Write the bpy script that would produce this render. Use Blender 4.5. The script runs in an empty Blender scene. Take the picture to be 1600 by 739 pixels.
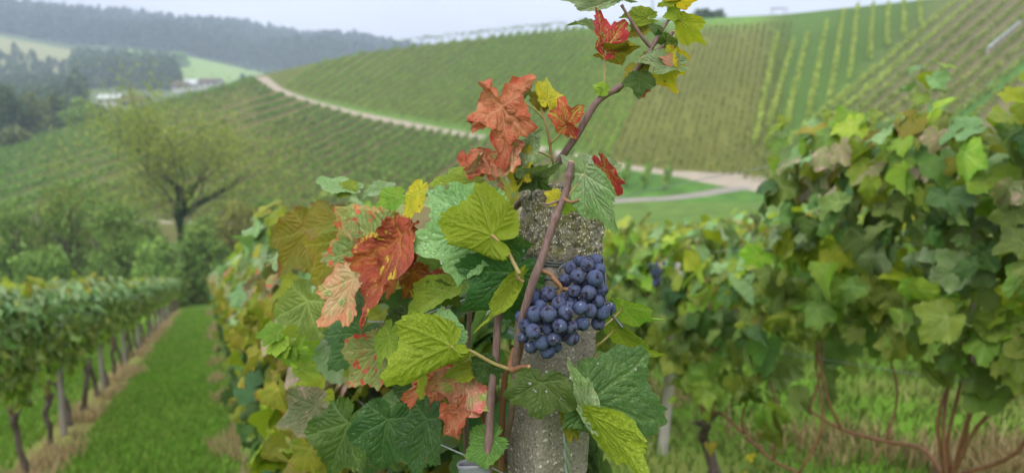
import bpy, math, random
import numpy as np
from mathutils import Vector, Matrix

# ------------------------------------------------------------------ camera, sky, sun, exposure
scene = bpy.context.scene
col = scene.collection
F = 1209.0                       # focal length in pixels of the 1600 px wide photograph
CX, CY = 800.0, 369.5
CAMZ = 1.6
PITCH = math.atan(200.0 / F)
cp, sp = math.cos(PITCH), math.sin(PITCH)

cam_data = bpy.data.cameras.new("camera")
cam = bpy.data.objects.new("camera", cam_data)
col.objects.link(cam)
cam.location = (0, 0, CAMZ)
cam.rotation_euler = (math.pi / 2 - PITCH, 0, 0)
cam_data.sensor_fit = 'HORIZONTAL'
cam_data.sensor_width = 36.0
cam_data.lens = 36.0 * F / 1600.0
cam_data.clip_start = 0.02
cam_data.clip_end = 6000
cam_data.dof.use_dof = True
cam_data.dof.focus_distance = 0.735
cam_data.dof.aperture_fstop = 5.8
scene.camera = cam

SUN_EL, SUN_ROT = math.radians(48), math.radians(193)
world = bpy.data.worlds.new("World")
scene.world = world
world.use_nodes = True
wn = world.node_tree
wn.nodes.clear()
w_out = wn.nodes.new('ShaderNodeOutputWorld')
w_bg = wn.nodes.new('ShaderNodeBackground')
w_sky = wn.nodes.new('ShaderNodeTexSky')
w_sky.sky_type = 'NISHITA'
w_sky.sun_disc = False
w_sky.sun_elevation = SUN_EL
w_sky.sun_rotation = SUN_ROT
w_sky.dust_density = 4.0
w_bg.inputs['Strength'].default_value = 0.1
w_tc = wn.nodes.new('ShaderNodeTexCoord')
w_sep = wn.nodes.new('ShaderNodeSeparateXYZ')
wn.links.new(w_tc.outputs['Generated'], w_sep.inputs[0])
w_ramp = wn.nodes.new('ShaderNodeValToRGB')          # overcast dome: brighter overhead, as an overcast sky is
e = w_ramp.color_ramp.elements
e[0].position = 0.0
e[0].color = (0.255, 0.26, 0.335, 1)
e[1].position = 0.75
e[1].color = (1.02, 1.0, 0.98, 1)
wn.links.new(w_sep.outputs['Z'], w_ramp.inputs[0])
w_noise = wn.nodes.new('ShaderNodeTexNoise')
w_noise.inputs['Scale'].default_value = 2.2
w_noise.inputs['Detail'].default_value = 4
w_map = wn.nodes.new('ShaderNodeMapping')
w_map.inputs['Scale'].default_value = (1, 1, 3.5)
wn.links.new(w_tc.outputs['Generated'], w_map.inputs[0])
wn.links.new(w_map.outputs[0], w_noise.inputs['Vector'])
w_mr = wn.nodes.new('ShaderNodeMapRange')
w_mr.inputs[1].default_value = 0.3
w_mr.inputs[2].default_value = 0.7
w_mr.inputs[3].default_value = 10 * 0.9
w_mr.inputs[4].default_value = 10 * 1.2
wn.links.new(w_noise.outputs['Fac'], w_mr.inputs[0])
w_mul = wn.nodes.new('ShaderNodeVectorMath')
w_mul.operation = 'SCALE'
wn.links.new(w_ramp.outputs[0], w_mul.inputs[0])
wn.links.new(w_mr.outputs[0], w_mul.inputs['Scale'])
w_mix = wn.nodes.new('ShaderNodeMix')
w_mix.data_type = 'RGBA'
w_mix.inputs[0].default_value = 0.93
wn.links.new(w_sky.outputs[0], w_mix.inputs[6])
wn.links.new(w_mul.outputs[0], w_mix.inputs[7])
wn.links.new(w_mix.outputs[2], w_bg.inputs[0])
wn.links.new(w_bg.outputs[0], w_out.inputs[0])

sun_data = bpy.data.lights.new("sun", 'SUN')
sun_data.energy = 1.1
sun_data.angle = math.radians(60)
sun_data.color = (1.0, 0.97, 0.92)
sun = bpy.data.objects.new("sun", sun_data)
col.objects.link(sun)
sdir = Vector((math.sin(SUN_ROT) * math.cos(SUN_EL), math.cos(SUN_ROT) * math.cos(SUN_EL), math.sin(SUN_EL)))
sun.rotation_euler = sdir.to_track_quat('Z', 'Y').to_euler()
sun.location = (0, 0, 60)

scene.view_settings.view_transform = 'Standard'
scene.view_settings.look = 'None'
scene.view_settings.gamma = 1.0
scene.view_settings.exposure = 1.2
scene.view_settings.use_curve_mapping = False
scene.render.engine = 'CYCLES'
scene.cycles.use_denoising = True
scene.cycles.max_bounces = 6
scene.cycles.diffuse_bounces = 3
scene.cycles.glossy_bounces = 2
scene.cycles.transmission_bounces = 3
scene.cycles.transparent_max_bounces = 4
scene.cycles.volume_bounces = 1
scene.cycles.use_adaptive_sampling = True
scene.cycles.adaptive_threshold = 0.02

rng = np.random.default_rng(7)
random.seed(7)

# ------------------------------------------------------------------ helpers
def ray(px, py):
    x = (px - CX) / F
    zc = -(py - CY) / F
    return np.array([x, cp + zc * sp, -sp + zc * cp])

def at(px, py, D):
    """world point seen at photograph pixel (px,py), D metres in front of the lens plane"""
    r = ray(px, py)
    return np.array([0, 0, CAMZ]) + r * D

def project(P):
    P = np.atleast_2d(P) - np.array([0, 0, CAMZ])
    dep = P[:, 1] * cp - P[:, 2] * sp
    up = P[:, 1] * sp + P[:, 2] * cp
    return CX + F * P[:, 0] / dep, CY - F * up / dep, dep

def tag(o, label=None, cat=None, group=None, kind=None):
    if label: o['label'] = label
    if cat: o['category'] = cat
    if group: o['group'] = group
    if kind: o['kind'] = kind
    return o

def mesh(name, verts, faces, mats=(), attrs=None, smooth=True, midx=None):
    me = bpy.data.meshes.new(name)
    verts = np.asarray(verts, dtype=np.float32).reshape(-1, 3)
    if isinstance(faces, np.ndarray):
        nf, k = faces.shape
        loops = faces.astype(np.int32).ravel()
        starts = (np.arange(nf) * k).astype(np.int32)
        tot = np.full(nf, k, dtype=np.int32)
    else:
        loops = np.array([i for f in faces for i in f], dtype=np.int32)
        tot = np.array([len(f) for f in faces], dtype=np.int32)
        starts = np.concatenate([[0], np.cumsum(tot)[:-1]]).astype(np.int32)
        nf = len(faces)
    me.vertices.add(len(verts))
    me.vertices.foreach_set('co', verts.ravel())
    me.loops.add(len(loops))
    me.loops.foreach_set('vertex_index', loops)
    me.polygons.add(nf)
    me.polygons.foreach_set('loop_start', starts)
    me.polygons.foreach_set('loop_total', tot)
    for m in mats:
        me.materials.append(m)
    if midx is not None:
        me.polygons.foreach_set('material_index', np.asarray(midx, dtype=np.int32))
    me.polygons.foreach_set('use_smooth', np.full(nf, smooth))
    if attrs:
        for k_, v in attrs.items():
            v = np.asarray(v, dtype=np.float32)
            if v.ndim == 1:
                a = me.attributes.new(k_, 'FLOAT', 'POINT')
                a.data.foreach_set('value', v)
            else:
                a = me.attributes.new(k_, 'FLOAT_COLOR', 'POINT')
                if v.shape[1] == 3:
                    v = np.concatenate([v, np.ones((len(v), 1), np.float32)], 1)
                a.data.foreach_set('color', v.ravel())
    me.update(calc_edges=True)
    return me

def link(name, me, parent=None, M=None):
    o = bpy.data.objects.new(name, me)
    col.objects.link(o)
    if parent is not None:
        o.parent = parent
        o.matrix_parent_inverse = Matrix.Translation(-parent.location) if parent.parent is None and parent.rotation_euler.z == 0 else Matrix.Identity(4)
    if M is not None:
        o.matrix_basis = M
    return o

def link_local(name, me, parent, M=None):
    o = bpy.data.objects.new(name, me)
    col.objects.link(o)
    o.parent = parent
    if M is not None:
        o.matrix_basis = M
    return o

def empty(name, loc, rz=0.0):
    o = bpy.data.objects.new(name, None)
    col.objects.link(o)
    o.location = loc
    o.rotation_euler = (0, 0, rz)
    o.empty_display_size = 0.1
    return o

def unit(v):
    v = np.asarray(v, float)
    return v / (np.linalg.norm(v, axis=-1, keepdims=True) + 1e-12)

def smoothstep(a, b, x):
    t = np.clip((x - a) / (b - a), 0, 1)
    return t * t * (3 - 2 * t)

def vnoise(P, seed=0):
    """value noise in [-1,1] at points P (N,3)"""
    P = np.asarray(P, float)
    i = np.floor(P).astype(np.int64)
    f = P - i
    f = f * f * (3 - 2 * f)
    out = np.zeros(len(P))
    for dx in (0, 1):
        for dy in (0, 1):
            for dz in (0, 1):
                h = (i[:, 0] + dx) * 374761393 + (i[:, 1] + dy) * 668265263 + (i[:, 2] + dz) * 2147483647 + seed * 974634777
                h = (h ^ (h >> 13)) * 1274126177
                h = (h ^ (h >> 16)) & 0xFFFF
                w = (f[:, 0] if dx else 1 - f[:, 0]) * (f[:, 1] if dy else 1 - f[:, 1]) * (f[:, 2] if dz else 1 - f[:, 2])
                out += w * (h / 32767.5 - 1)
    return out

def catmull(pts, n):
    pts = np.asarray(pts, float)
    if len(pts) == 2:
        t = np.linspace(0, 1, n)[:, None]
        return pts[0] * (1 - t) + pts[1] * t
    P = np.concatenate([[2 * pts[0] - pts[1]], pts, [2 * pts[-1] - pts[-2]]])
    ts = np.linspace(0, len(pts) - 1, n)
    k = np.minimum(ts.astype(int), len(pts) - 2)
    t = (ts - k)[:, None]
    p0, p1, p2, p3 = P[k], P[k + 1], P[k + 2], P[k + 3]
    return 0.5 * ((2 * p1) + (-p0 + p2) * t + (2 * p0 - 5 * p1 + 4 * p2 - p3) * t ** 2 + (-p0 + 3 * p1 - 3 * p2 + p3) * t ** 3)

def tube(pts, radii, sides=8, n=None, rough=0.0, seed=0, caps=True):
    """-> verts, faces of a tapered tube through pts"""
    pts = np.asarray(pts, float)
    radii = np.asarray(radii, float)
    if radii.ndim == 0:
        radii = np.full(len(pts), float(radii))
    if n is None:
        n = max(2, (len(pts) - 1) * 4 + 1) if len(pts) > 2 else 2
    r = np.interp(np.linspace(0, 1, n), np.linspace(0, 1, len(radii)), radii)
    c = catmull(pts, n)
    T = unit(np.gradient(c, axis=0))
    ref = np.array([0.31, 0.17, 0.93]) if abs(T[0] @ np.array([0.31, 0.17, 0.93])) < 0.85 else np.array([1.0, 0.1, 0])
    X = unit(np.cross(T, ref))
    Y = np.cross(T, X)
    a = np.linspace(0, 2 * np.pi, sides, endpoint=False)
    rr = r[:, None] * np.ones(sides)
    if rough:
        q = np.stack(np.broadcast_arrays(np.cos(a)[None] * 1.5 + seed * 7.3, np.sin(a)[None] * 1.5, np.arange(n)[:, None] * 0.8), -1).reshape(-1, 3)
        rr = rr * (1 + rough * vnoise(q, seed).reshape(n, sides))
    V = c[:, None] + X[:, None] * (np.cos(a)[None, :, None] * rr[..., None]) + Y[:, None] * (np.sin(a)[None, :, None] * rr[..., None])
    V = V.reshape(-1, 3)
    i = np.arange(n - 1)[:, None] * sides
    j = np.arange(sides)[None]
    j2 = (j + 1) % sides
    faces = np.stack([i + j, i + j2, i + sides + j2, i + sides + j], -1).reshape(-1, 4).tolist()
    if caps:
        faces.append(list(range(sides))[::-1])
        faces.append([(n - 1) * sides + k for k in range(sides)])
    return V, faces

def merge(parts):
    V, Fc, o = [], [], 0
    for v, f in parts:
        V.append(np.asarray(v))
        Fc += [[i + o for i in q] for q in f]
        o += len(v)
    return np.concatenate(V), Fc

# ------------------------------------------------------------------ materials
class NT:
    def __init__(self, name):
        self.m = bpy.data.materials.new(name)
        self.m.use_nodes = True
        self.t = self.m.node_tree
        self.t.nodes.clear()
        self.out = self.t.nodes.new('ShaderNodeOutputMaterial')
    def n(self, typ, **kw):
        nd = self.t.nodes.new(typ)
        for k, v in kw.items():
            setattr(nd, k, v)
        return nd
    def l(self, a, b):
        self.t.links.new(a, b)
    def val(self, sock, v):
        if hasattr(v, 'is_linked') or hasattr(v, 'links'):
            self.l(v, sock)
        else:
            if isinstance(v, tuple) and len(v) == 3 and sock.type == 'RGBA':
                v = (*v, 1)
            sock.default_value = v
    def mix(self, f, a, b, mode='MIX'):
        nd = self.n('ShaderNodeMix', data_type='RGBA', blend_type=mode)
        self.val(nd.inputs[0], f); self.val(nd.inputs[6], a); self.val(nd.inputs[7], b)
        return nd.outputs[2]
    def math(self, op, a, b=0.0, c=0.0):
        nd = self.n('ShaderNodeMath', operation=op)
        self.val(nd.inputs[0], a); self.val(nd.inputs[1], b); self.val(nd.inputs[2], c)
        return nd.outputs[0]
    def ramp(self, f, a, b, lo=0.0, hi=1.0):
        nd = self.n('ShaderNodeMapRange', interpolation_type='SMOOTHSTEP')
        self.val(nd.inputs[0], f); self.val(nd.inputs[1], a); self.val(nd.inputs[2], b)
        self.val(nd.inputs[3], lo); self.val(nd.inputs[4], hi)
        return nd.outputs[0]
    def noise(self, vec, scale, detail=3, rough=0.55):
        nd = self.n('ShaderNodeTexNoise')
        if vec is not None: self.l(vec, nd.inputs['Vector'])
        nd.inputs['Scale'].default_value = scale
        nd.inputs['Detail'].default_value = detail
        nd.inputs['Roughness'].default_value = rough
        return nd.outputs['Fac']
    def attr(self, name):
        return self.n('ShaderNodeAttribute', attribute_name=name)
    def bsdf(self, color, rough=0.6, spec=0.3, normal=None):
        b = self.n('ShaderNodeBsdfPrincipled')
        self.val(b.inputs['Base Color'], color)
        self.val(b.inputs['Roughness'], rough)
        self.val(b.inputs['Specular IOR Level'], spec)
        if normal is not None: self.l(normal, b.inputs['Normal'])
        return b.outputs[0]
    def bump(self, h, strength=0.3, dist=0.01):
        b = self.n('ShaderNodeBump')
        self.l(h, b.inputs['Height'])
        b.inputs['Strength'].default_value = strength
        b.inputs['Distance'].default_value = dist
        return b.outputs[0]
    def done(self, sh):
        self.l(sh, self.out.inputs[0])
        return self.m

def leaf_mat(name, base, base2, vein, blotch=None, blotch_t=(0.5, 0.6), blotch_s=60., edge=None, edge_t=(0.6, 1.0), under=None,
             trans=0.2, rough=0.5, vein_amt=0.6, vary=0.28, spec=0.24, under_mix=0.7, blotch_vein=0.5):
    k = NT(name)
    tc = k.n('ShaderNodeTexCoord').outputs['Object']
    oi = k.n('ShaderNodeObjectInfo').outputs['Random']
    rn = k.math('FRACT', k.math('ADD', oi, k.attr('rnd').outputs['Fac']))
    rn2 = k.math('FRACT', k.math('MULTIPLY', rn, 7.31))
    off = k.n('ShaderNodeCombineXYZ')
    k.l(k.math('MULTIPLY', rn, 3.0), off.inputs[0]); k.l(k.math('MULTIPLY', rn2, 3.0), off.inputs[1])
    sc = k.n('ShaderNodeVectorMath', operation='SCALE')
    k.l(tc, sc.inputs[0])
    k.l(k.math('SUBTRACT', 1.0, k.math('MULTIPLY', k.attr('unit').outputs['Fac'], 0.915)), sc.inputs['Scale'])
    va = k.n('ShaderNodeVectorMath', operation='ADD')
    k.l(sc.outputs[0], va.inputs[0]); k.l(off.outputs[0], va.inputs[1])
    vec = va.outputs[0]
    vn = k.attr('vein').outputs['Fac']
    ed = k.attr('edge').outputs['Fac']
    n1 = k.noise(vec, 22, 4)
    c = k.mix(k.ramp(n1, 0.35, 0.65), base, base2)
    if edge is not None:
        n3 = k.noise(vec, 45, 4)
        ee = k.math('ADD', ed, k.math('MULTIPLY', k.math('SUBTRACT', n3, 0.5), 0.9))
        c = k.mix(k.ramp(ee, *edge_t), c, edge)
    if blotch is not None:
        n2 = k.noise(vec, blotch_s, 5, 0.6)
        n2 = k.math('SUBTRACT', n2, k.math('MULTIPLY', vn, blotch_vein * 0.25))
        c = k.mix(k.ramp(n2, *blotch_t), c, blotch)
    c = k.mix(k.math('MULTIPLY', vn, vein_amt), c, vein)
    net = k.n('ShaderNodeTexVoronoi', feature='DISTANCE_TO_EDGE')
    k.l(vec, net.inputs['Vector']); net.inputs['Scale'].default_value = 230
    netv = k.math('MULTIPLY', k.ramp(net.outputs['Distance'], 0.0, 0.09, 1.0, 0.0), k.attr('unit').outputs['Fac'])
    c = k.mix(k.math('MULTIPLY', netv, 0.16 * vein_amt), c, vein)
    mg = k.math('ADD', ed, k.math('MULTIPLY', k.math('SUBTRACT', k.noise(vec, 70, 4), 0.5), 0.35))
    mg = k.math('MULTIPLY', k.ramp(mg, 0.99, 1.08), k.ramp(k.math('ADD', rn2, k.noise(vec, 25, 2)), 0.75, 1.15))
    c = k.mix(k.math('MULTIPLY', mg, 0.8), c, (0.2, 0.115, 0.045))
    sp_ = k.n('ShaderNodeTexVoronoi'); k.l(vec, sp_.inputs['Vector']); sp_.inputs['Scale'].default_value = 42
    sps = k.n('ShaderNodeSeparateColor'); k.l(sp_.outputs['Color'], sps.inputs[0])
    spot = k.math('MULTIPLY', k.ramp(sp_.outputs['Distance'], 0.16, 0.1), k.ramp(sps.outputs[0], 0.8, 0.83))
    c = k.mix(k.math('MULTIPLY', spot, 0.75), c, (0.14, 0.085, 0.04))
    fine = k.noise(vec, 260, 3)
    c = k.mix(1.0, c, k.mix(fine, (0.78, 0.78, 0.78), (1.2, 1.2, 1.2)), 'MULTIPLY')
    hs = k.n('ShaderNodeHueSaturation')
    k.l(c, hs.inputs['Color'])
    k.l(k.ramp(rn2, 0, 1, 0.5 - vary * 0.10, 0.5 + vary * 0.10), hs.inputs['Hue'])
    k.l(k.ramp(rn, 0, 1, 1 - vary * 1.3, 1 + vary * 1.3), hs.inputs['Value'])
    c = hs.outputs[0]
    if under is None:
        under = tuple(min(1, x * 1.25 + 0.03) for x in base)
    bf = k.n('ShaderNodeNewGeometry').outputs['Backfacing']
    c = k.mix(k.math('MULTIPLY', bf, under_mix), c, under)
    h = k.math('ADD', k.math('MULTIPLY', k.math('ADD', vn, k.math('MULTIPLY', netv, 0.5)), -0.9), k.math('MULTIPLY', k.noise(vec, 90, 3), 1.0))
    nb = k.bump(h, 0.8, 0.0018)
    b = k.bsdf(c, k.ramp(k.noise(vec, 40, 3), 0.35, 0.65, rough - 0.18, rough + 0.18), spec, nb)
    tr = k.n('ShaderNodeBsdfTranslucent')
    k.l(k.mix(1.0, c, (1.12, 1.12, 0.7), 'MULTIPLY'), tr.inputs[0])
    ms = k.n('ShaderNodeMixShader')
    ms.inputs[0].default_value = trans
    k.l(b, ms.inputs[1]); k.l(tr.outputs[0], ms.inputs[2])
    return k.done(ms.outputs[0])

LM = {}
LM['green'] = leaf_mat('leaf_green', (0.092, 0.158, 0.024), (0.066, 0.125, 0.021), (0.2, 0.3, 0.1), blotch=(0.2, 0.27, 0.05), blotch_t=(0.58, 0.75), blotch_s=28, under=(0.19, 0.29, 0.1))
LM['mid'] = leaf_mat('leaf_fresh_green', (0.165, 0.235, 0.028), (0.125, 0.195, 0.026), (0.26, 0.36, 0.11), blotch=(0.27, 0.31, 0.06), blotch_t=(0.58, 0.75), blotch_s=28, under=(0.24, 0.33, 0.12))
LM['dark'] = leaf_mat('leaf_dark_green', (0.05, 0.105, 0.026), (0.036, 0.082, 0.022), (0.1, 0.17, 0.05), rough=0.42, under=(0.12, 0.2, 0.08))
LM['blue'] = leaf_mat('leaf_pale_blue_green', (0.16, 0.295, 0.105), (0.195, 0.33, 0.125), (0.24, 0.4, 0.17), blotch=(0.3, 0.27, 0.1), blotch_t=(0.68, 0.75), blotch_s=34, vary=0.12, rough=0.4)
LM['yellowgreen'] = leaf_mat('leaf_yellow_green', (0.21, 0.29, 0.018), (0.27, 0.335, 0.022), (0.2, 0.27, 0.03), blotch=(0.17, 0.29, 0.03), blotch_t=(0.55, 0.75), blotch_s=18, under=(0.23, 0.31, 0.02), vary=0.16, trans=0.4, vein_amt=0.75)
LM['lime'] = leaf_mat('leaf_lime', (0.2, 0.36, 0.035), (0.29, 0.42, 0.042), (0.4, 0.5, 0.12), vary=0.2, trans=0.4)
LM['yellow'] = leaf_mat('leaf_yellow', (0.56, 0.46, 0.025), (0.42, 0.42, 0.03), (0.5, 0.45, 0.08), edge=(0.5, 0.12, 0.02), edge_t=(0.85, 1.25), vary=0.12, trans=0.4)
LM['red'] = leaf_mat('leaf_orange_red', (0.42, 0.115, 0.05), (0.5, 0.2, 0.1), (0.58, 0.34, 0.18), blotch=(0.3, 0.04, 0.025), blotch_t=(0.56, 0.68), blotch_s=55, edge=(0.36, 0.045, 0.022), edge_t=(0.8, 1.2), vary=0.06, trans=0.22, rough=0.6, under=(0.5, 0.22, 0.12), vein_amt=0.5)
LM['crimson'] = leaf_mat('leaf_crimson', (0.5, 0.05, 0.045), (0.42, 0.03, 0.04), (0.5, 0.4, 0.08), blotch=(0.5, 0.36, 0.1), blotch_t=(0.56, 0.66), blotch_s=75, vary=0.1, under=(0.5, 0.14, 0.13), vein_amt=0.9)
LM['pink'] = leaf_mat('leaf_pink_mottled', (0.42, 0.25, 0.16), (0.45, 0.17, 0.12), (0.5, 0.4, 0.2), blotch=(0.2, 0.26, 0.07), blotch_t=(0.5, 0.62), blotch_s=50, edge=(0.42, 0.1, 0.07), edge_t=(0.7, 1.1), vary=0.2, under=(0.5, 0.36, 0.28))
LM['mauve'] = leaf_mat('leaf_mauve_green', (0.17, 0.21, 0.075), (0.22, 0.2, 0.1), (0.26, 0.25, 0.12), blotch=(0.42, 0.28, 0.24), blotch_t=(0.52, 0.66), blotch_s=24, edge=(0.38, 0.23, 0.2), edge_t=(0.85, 1.3), vary=0.3, under=(0.36, 0.3, 0.24))
LM['mottle'] = leaf_mat('leaf_red_blotched_green', (0.13, 0.19, 0.06), (0.19, 0.23, 0.06), (0.27, 0.28, 0.1), blotch=(0.4, 0.055, 0.04), blotch_t=(0.53, 0.58), blotch_s=75, edge=(0.42, 0.2, 0.09), edge_t=(0.8, 1.25), vary=0.15, blotch_vein=0.9)
LM['brown'] = leaf_mat('leaf_russet', (0.27, 0.068, 0.024), (0.18, 0.04, 0.016), (0.48, 0.3, 0.04), blotch=(0.42, 0.33, 0.035), blotch_t=(0.57, 0.62), blotch_s=42, vary=0.12, rough=0.55, under=(0.35, 0.13, 0.06), vein_amt=0.3)
LM['olive'] = leaf_mat('leaf_olive_yellow', (0.18, 0.2, 0.018), (0.25, 0.23, 0.022), (0.33, 0.33, 0.06), edge=(0.22, 0.09, 0.02), edge_t=(0.85, 1.2), blotch=(0.14, 0.23, 0.03), blotch_t=(0.55, 0.7), blotch_s=20, vary=0.2, trans=0.35)
LM['silver'] = leaf_mat('leaf_silver_green', (0.2, 0.28, 0.14), (0.14, 0.24, 0.075), (0.3, 0.38, 0.2), blotch=(0.33, 0.3, 0.13), blotch_t=(0.58, 0.7), blotch_s=45, edge=(0.3, 0.24, 0.15), edge_t=(0.95, 1.3), vary=0.1, rough=0.42)

def cloud_mat(name, a, b, c2, trans=0.25, vary=0.35):
    """foliage seen from afar: small leaf faces, colour varies from face to face and clump to clump"""
    k = NT(name)
    rn = k.attr('rnd').outputs['Fac']
    tc = k.n('ShaderNodeTexCoord').outputs['Object']
    c = k.mix(k.ramp(k.noise(tc, 0.55, 3), 0.35, 0.65), a, b)
    c = k.mix(k.ramp(rn, 0.6, 1.0), c, c2)
    hs = k.n('ShaderNodeHueSaturation')
    k.l(c, hs.inputs['Color'])
    r2 = k.math('FRACT', k.math('MULTIPLY', rn, 13.7))
    k.l(k.ramp(r2, 0, 1, 1 - vary, 1 + vary), hs.inputs['Value'])
    d = k.bsdf(hs.outputs[0], 0.7, 0.15)
    tr = k.n('ShaderNodeBsdfTranslucent')
    k.l(hs.outputs[0], tr.inputs[0])
    ms = k.n('ShaderNodeMixShader')
    ms.inputs[0].default_value = trans
    k.l(d, ms.inputs[1]); k.l(tr.outputs[0], ms.inputs[2])
    return k.done(ms.outputs[0])

def bark_mat(name, a, b, scale=60, bump=0.6, dist=0.003, rough=0.8, stretch=(1, 1, 0.15), speck=None):
    k = NT(name)
    tc = k.n('ShaderNodeTexCoord').outputs['Object']
    mp = k.n('ShaderNodeMapping')
    mp.inputs['Scale'].default_value = stretch
    k.l(tc, mp.inputs[0])
    n1 = k.noise(mp.outputs[0], scale, 5, 0.65)
    c = k.mix(k.ramp(n1, 0.3, 0.7), a, b)
    if speck:
        c = k.mix(k.ramp(k.noise(tc, scale * 4, 2), 0.62, 0.7), c, speck)
    return k.done(k.bsdf(c, rough, 0.25, k.bump(n1, bump, dist)))

M_CANE = bark_mat('cane_purple_brown', (0.1, 0.06, 0.058), (0.18, 0.115, 0.105), 330, 0.7, 0.0008, 0.5, (1, 1, 0.12), speck=(0.09, 0.045, 0.04))
M_CANE_RED = bark_mat('cane_red_brown', (0.24, 0.12, 0.065), (0.16, 0.075, 0.04), 80, 0.4, 0.0008, 0.5)
M_PETIOLE = bark_mat('petiole_green', (0.24, 0.24, 0.08), (0.28, 0.17, 0.09), 90, 0.2, 0.0004, 0.5)
M_PEDUNCLE = bark_mat('peduncle_red', (0.26, 0.11, 0.07), (0.2, 0.12, 0.06), 120, 0.3, 0.0004, 0.5)
M_CUT = bark_mat('cut_cane_end', (0.5, 0.33, 0.16), (0.4, 0.25, 0.13), 200, 0.3, 0.0004)
M_BARK = bark_mat('vine_bark', (0.055, 0.042, 0.034), (0.13, 0.105, 0.085), 38, 1.0, 0.006, 0.9, (1, 1, 0.12))
M_STAKE = bark_mat('weathered_stake', (0.27, 0.25, 0.22), (0.17, 0.15, 0.13), 30, 0.6, 0.003, 0.85, (1, 1, 0.08))
M_TREEBARK = bark_mat('tree_bark', (0.085, 0.075, 0.055), (0.16, 0.14, 0.1), 3, 0.6, 0.05, 0.9)

def metal_mat(name, c, rough=0.4, metallic=0.8):
    k = NT(name)
    tc = k.n('ShaderNodeTexCoord').outputs['Object']
    n = k.noise(tc, 120, 3)
    b = k.n('ShaderNodeBsdfPrincipled')
    k.l(k.mix(n, tuple(x * 0.7 for x in c), tuple(min(1, x * 1.25) for x in c)), b.inputs['Base Color'])
    b.inputs['Metallic'].default_value = metallic
    b.inputs['Roughness'].default_value = rough
    return k.done(b.outputs[0])
M_WIRE = metal_mat('galvanised_wire', (0.34, 0.36, 0.38), 0.42)
M_WIRE_DARK = metal_mat('dark_tie_wire', (0.07, 0.08, 0.09), 0.5, 0.4)
M_PLASTIC = metal_mat('grey_plastic', (0.13, 0.14, 0.16), 0.45, 0.0)

def concrete_mat():
    k = NT('concrete_post')
    tc = k.n('ShaderNodeTexCoord').outputs['Object']
    wob = k.n('ShaderNodeTexNoise'); k.l(tc, wob.inputs['Vector']); wob.inputs['Scale'].default_value = 180
    wsc = k.n('ShaderNodeVectorMath', operation='SCALE'); k.l(wob.outputs['Color'], wsc.inputs[0]); wsc.inputs['Scale'].default_value = 0.006
    wad = k.n('ShaderNodeVectorMath', operation='ADD'); k.l(tc, wad.inputs[0]); k.l(wsc.outputs[0], wad.inputs[1])
    def vor(scale, feat='F1'):
        v = k.n('ShaderNodeTexVoronoi', feature=feat)
        k.l(wad.outputs[0], v.inputs['Vector'])
        v.inputs['Scale'].default_value = scale
        return v
    v1 = vor(230); v2 = vor(430)
    hs1 = k.n('ShaderNodeSeparateColor'); k.l(v1.outputs['Color'], hs1.inputs[0])
    hs2 = k.n('ShaderNodeSeparateColor'); k.l(v2.outputs['Color'], hs2.inputs[0])
    paste = k.mix(k.noise(tc, 420, 5, 0.75), (0.08, 0.072, 0.06), (0.34, 0.31, 0.265))
    paste = k.mix(k.ramp(k.noise(tc, 28, 4), 0.45, 0.65, 0, 0.45), paste, (0.13, 0.115, 0.085))
    stone = k.mix(hs1.outputs[0], (0.38, 0.335, 0.27), (0.075, 0.068, 0.06))
    stone = k.mix(k.ramp(hs1.outputs[1], 0.84, 0.88), stone, (0.48, 0.44, 0.38))
    m1 = k.math('MULTIPLY', k.ramp(v1.outputs['Distance'], 0.42, 0.3), k.ramp(hs1.outputs[2], 0.35, 0.45))
    c = k.mix(m1, paste, stone)
    m2 = k.math('MULTIPLY', k.ramp(v2.outputs['Distance'], 0.4, 0.28), k.ramp(hs2.outputs[2], 0.6, 0.65))
    c = k.mix(m2, c, k.mix(hs2.outputs[0], (0.05, 0.043, 0.035), (0.4, 0.36, 0.3)))
    # weathering towards the crumbled head: lichen and moss, dark pores
    top = k.attr('head').outputs['Fac']
    pit = k.attr('pit').outputs['Fac']
    c = k.mix(k.math('MULTIPLY', top, k.ramp(k.noise(tc, 75, 4), 0.42, 0.6, 0, 0.62)), c, (0.17, 0.15, 0.03))
    c = k.mix(k.math('MULTIPLY', top, k.ramp(k.noise(tc, 170, 4), 0.5, 0.62, 0, 0.8)), c, (0.065, 0.06, 0.045))
    c = k.mix(k.ramp(pit, 0.25, 0.9, 0, 0.75), c, (0.05, 0.043, 0.03))
    w = k.math('MULTIPLY', top, k.math('MULTIPLY', k.ramp(hs2.outputs[1], 0.7, 0.75), k.ramp(v2.outputs['Distance'], 0.42, 0.3)))
    c = k.mix(w, c, (0.56, 0.53, 0.46))
    h = k.math('ADD', k.math('MULTIPLY', v1.outputs['Distance'], -1.0), k.math('MULTIPLY', k.noise(tc, 600, 3), 0.7))
    return k.done(k.bsdf(c, 0.85, 0.25, k.bump(h, 0.9, 0.0016)))
M_CONCRETE = concrete_mat()

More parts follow.
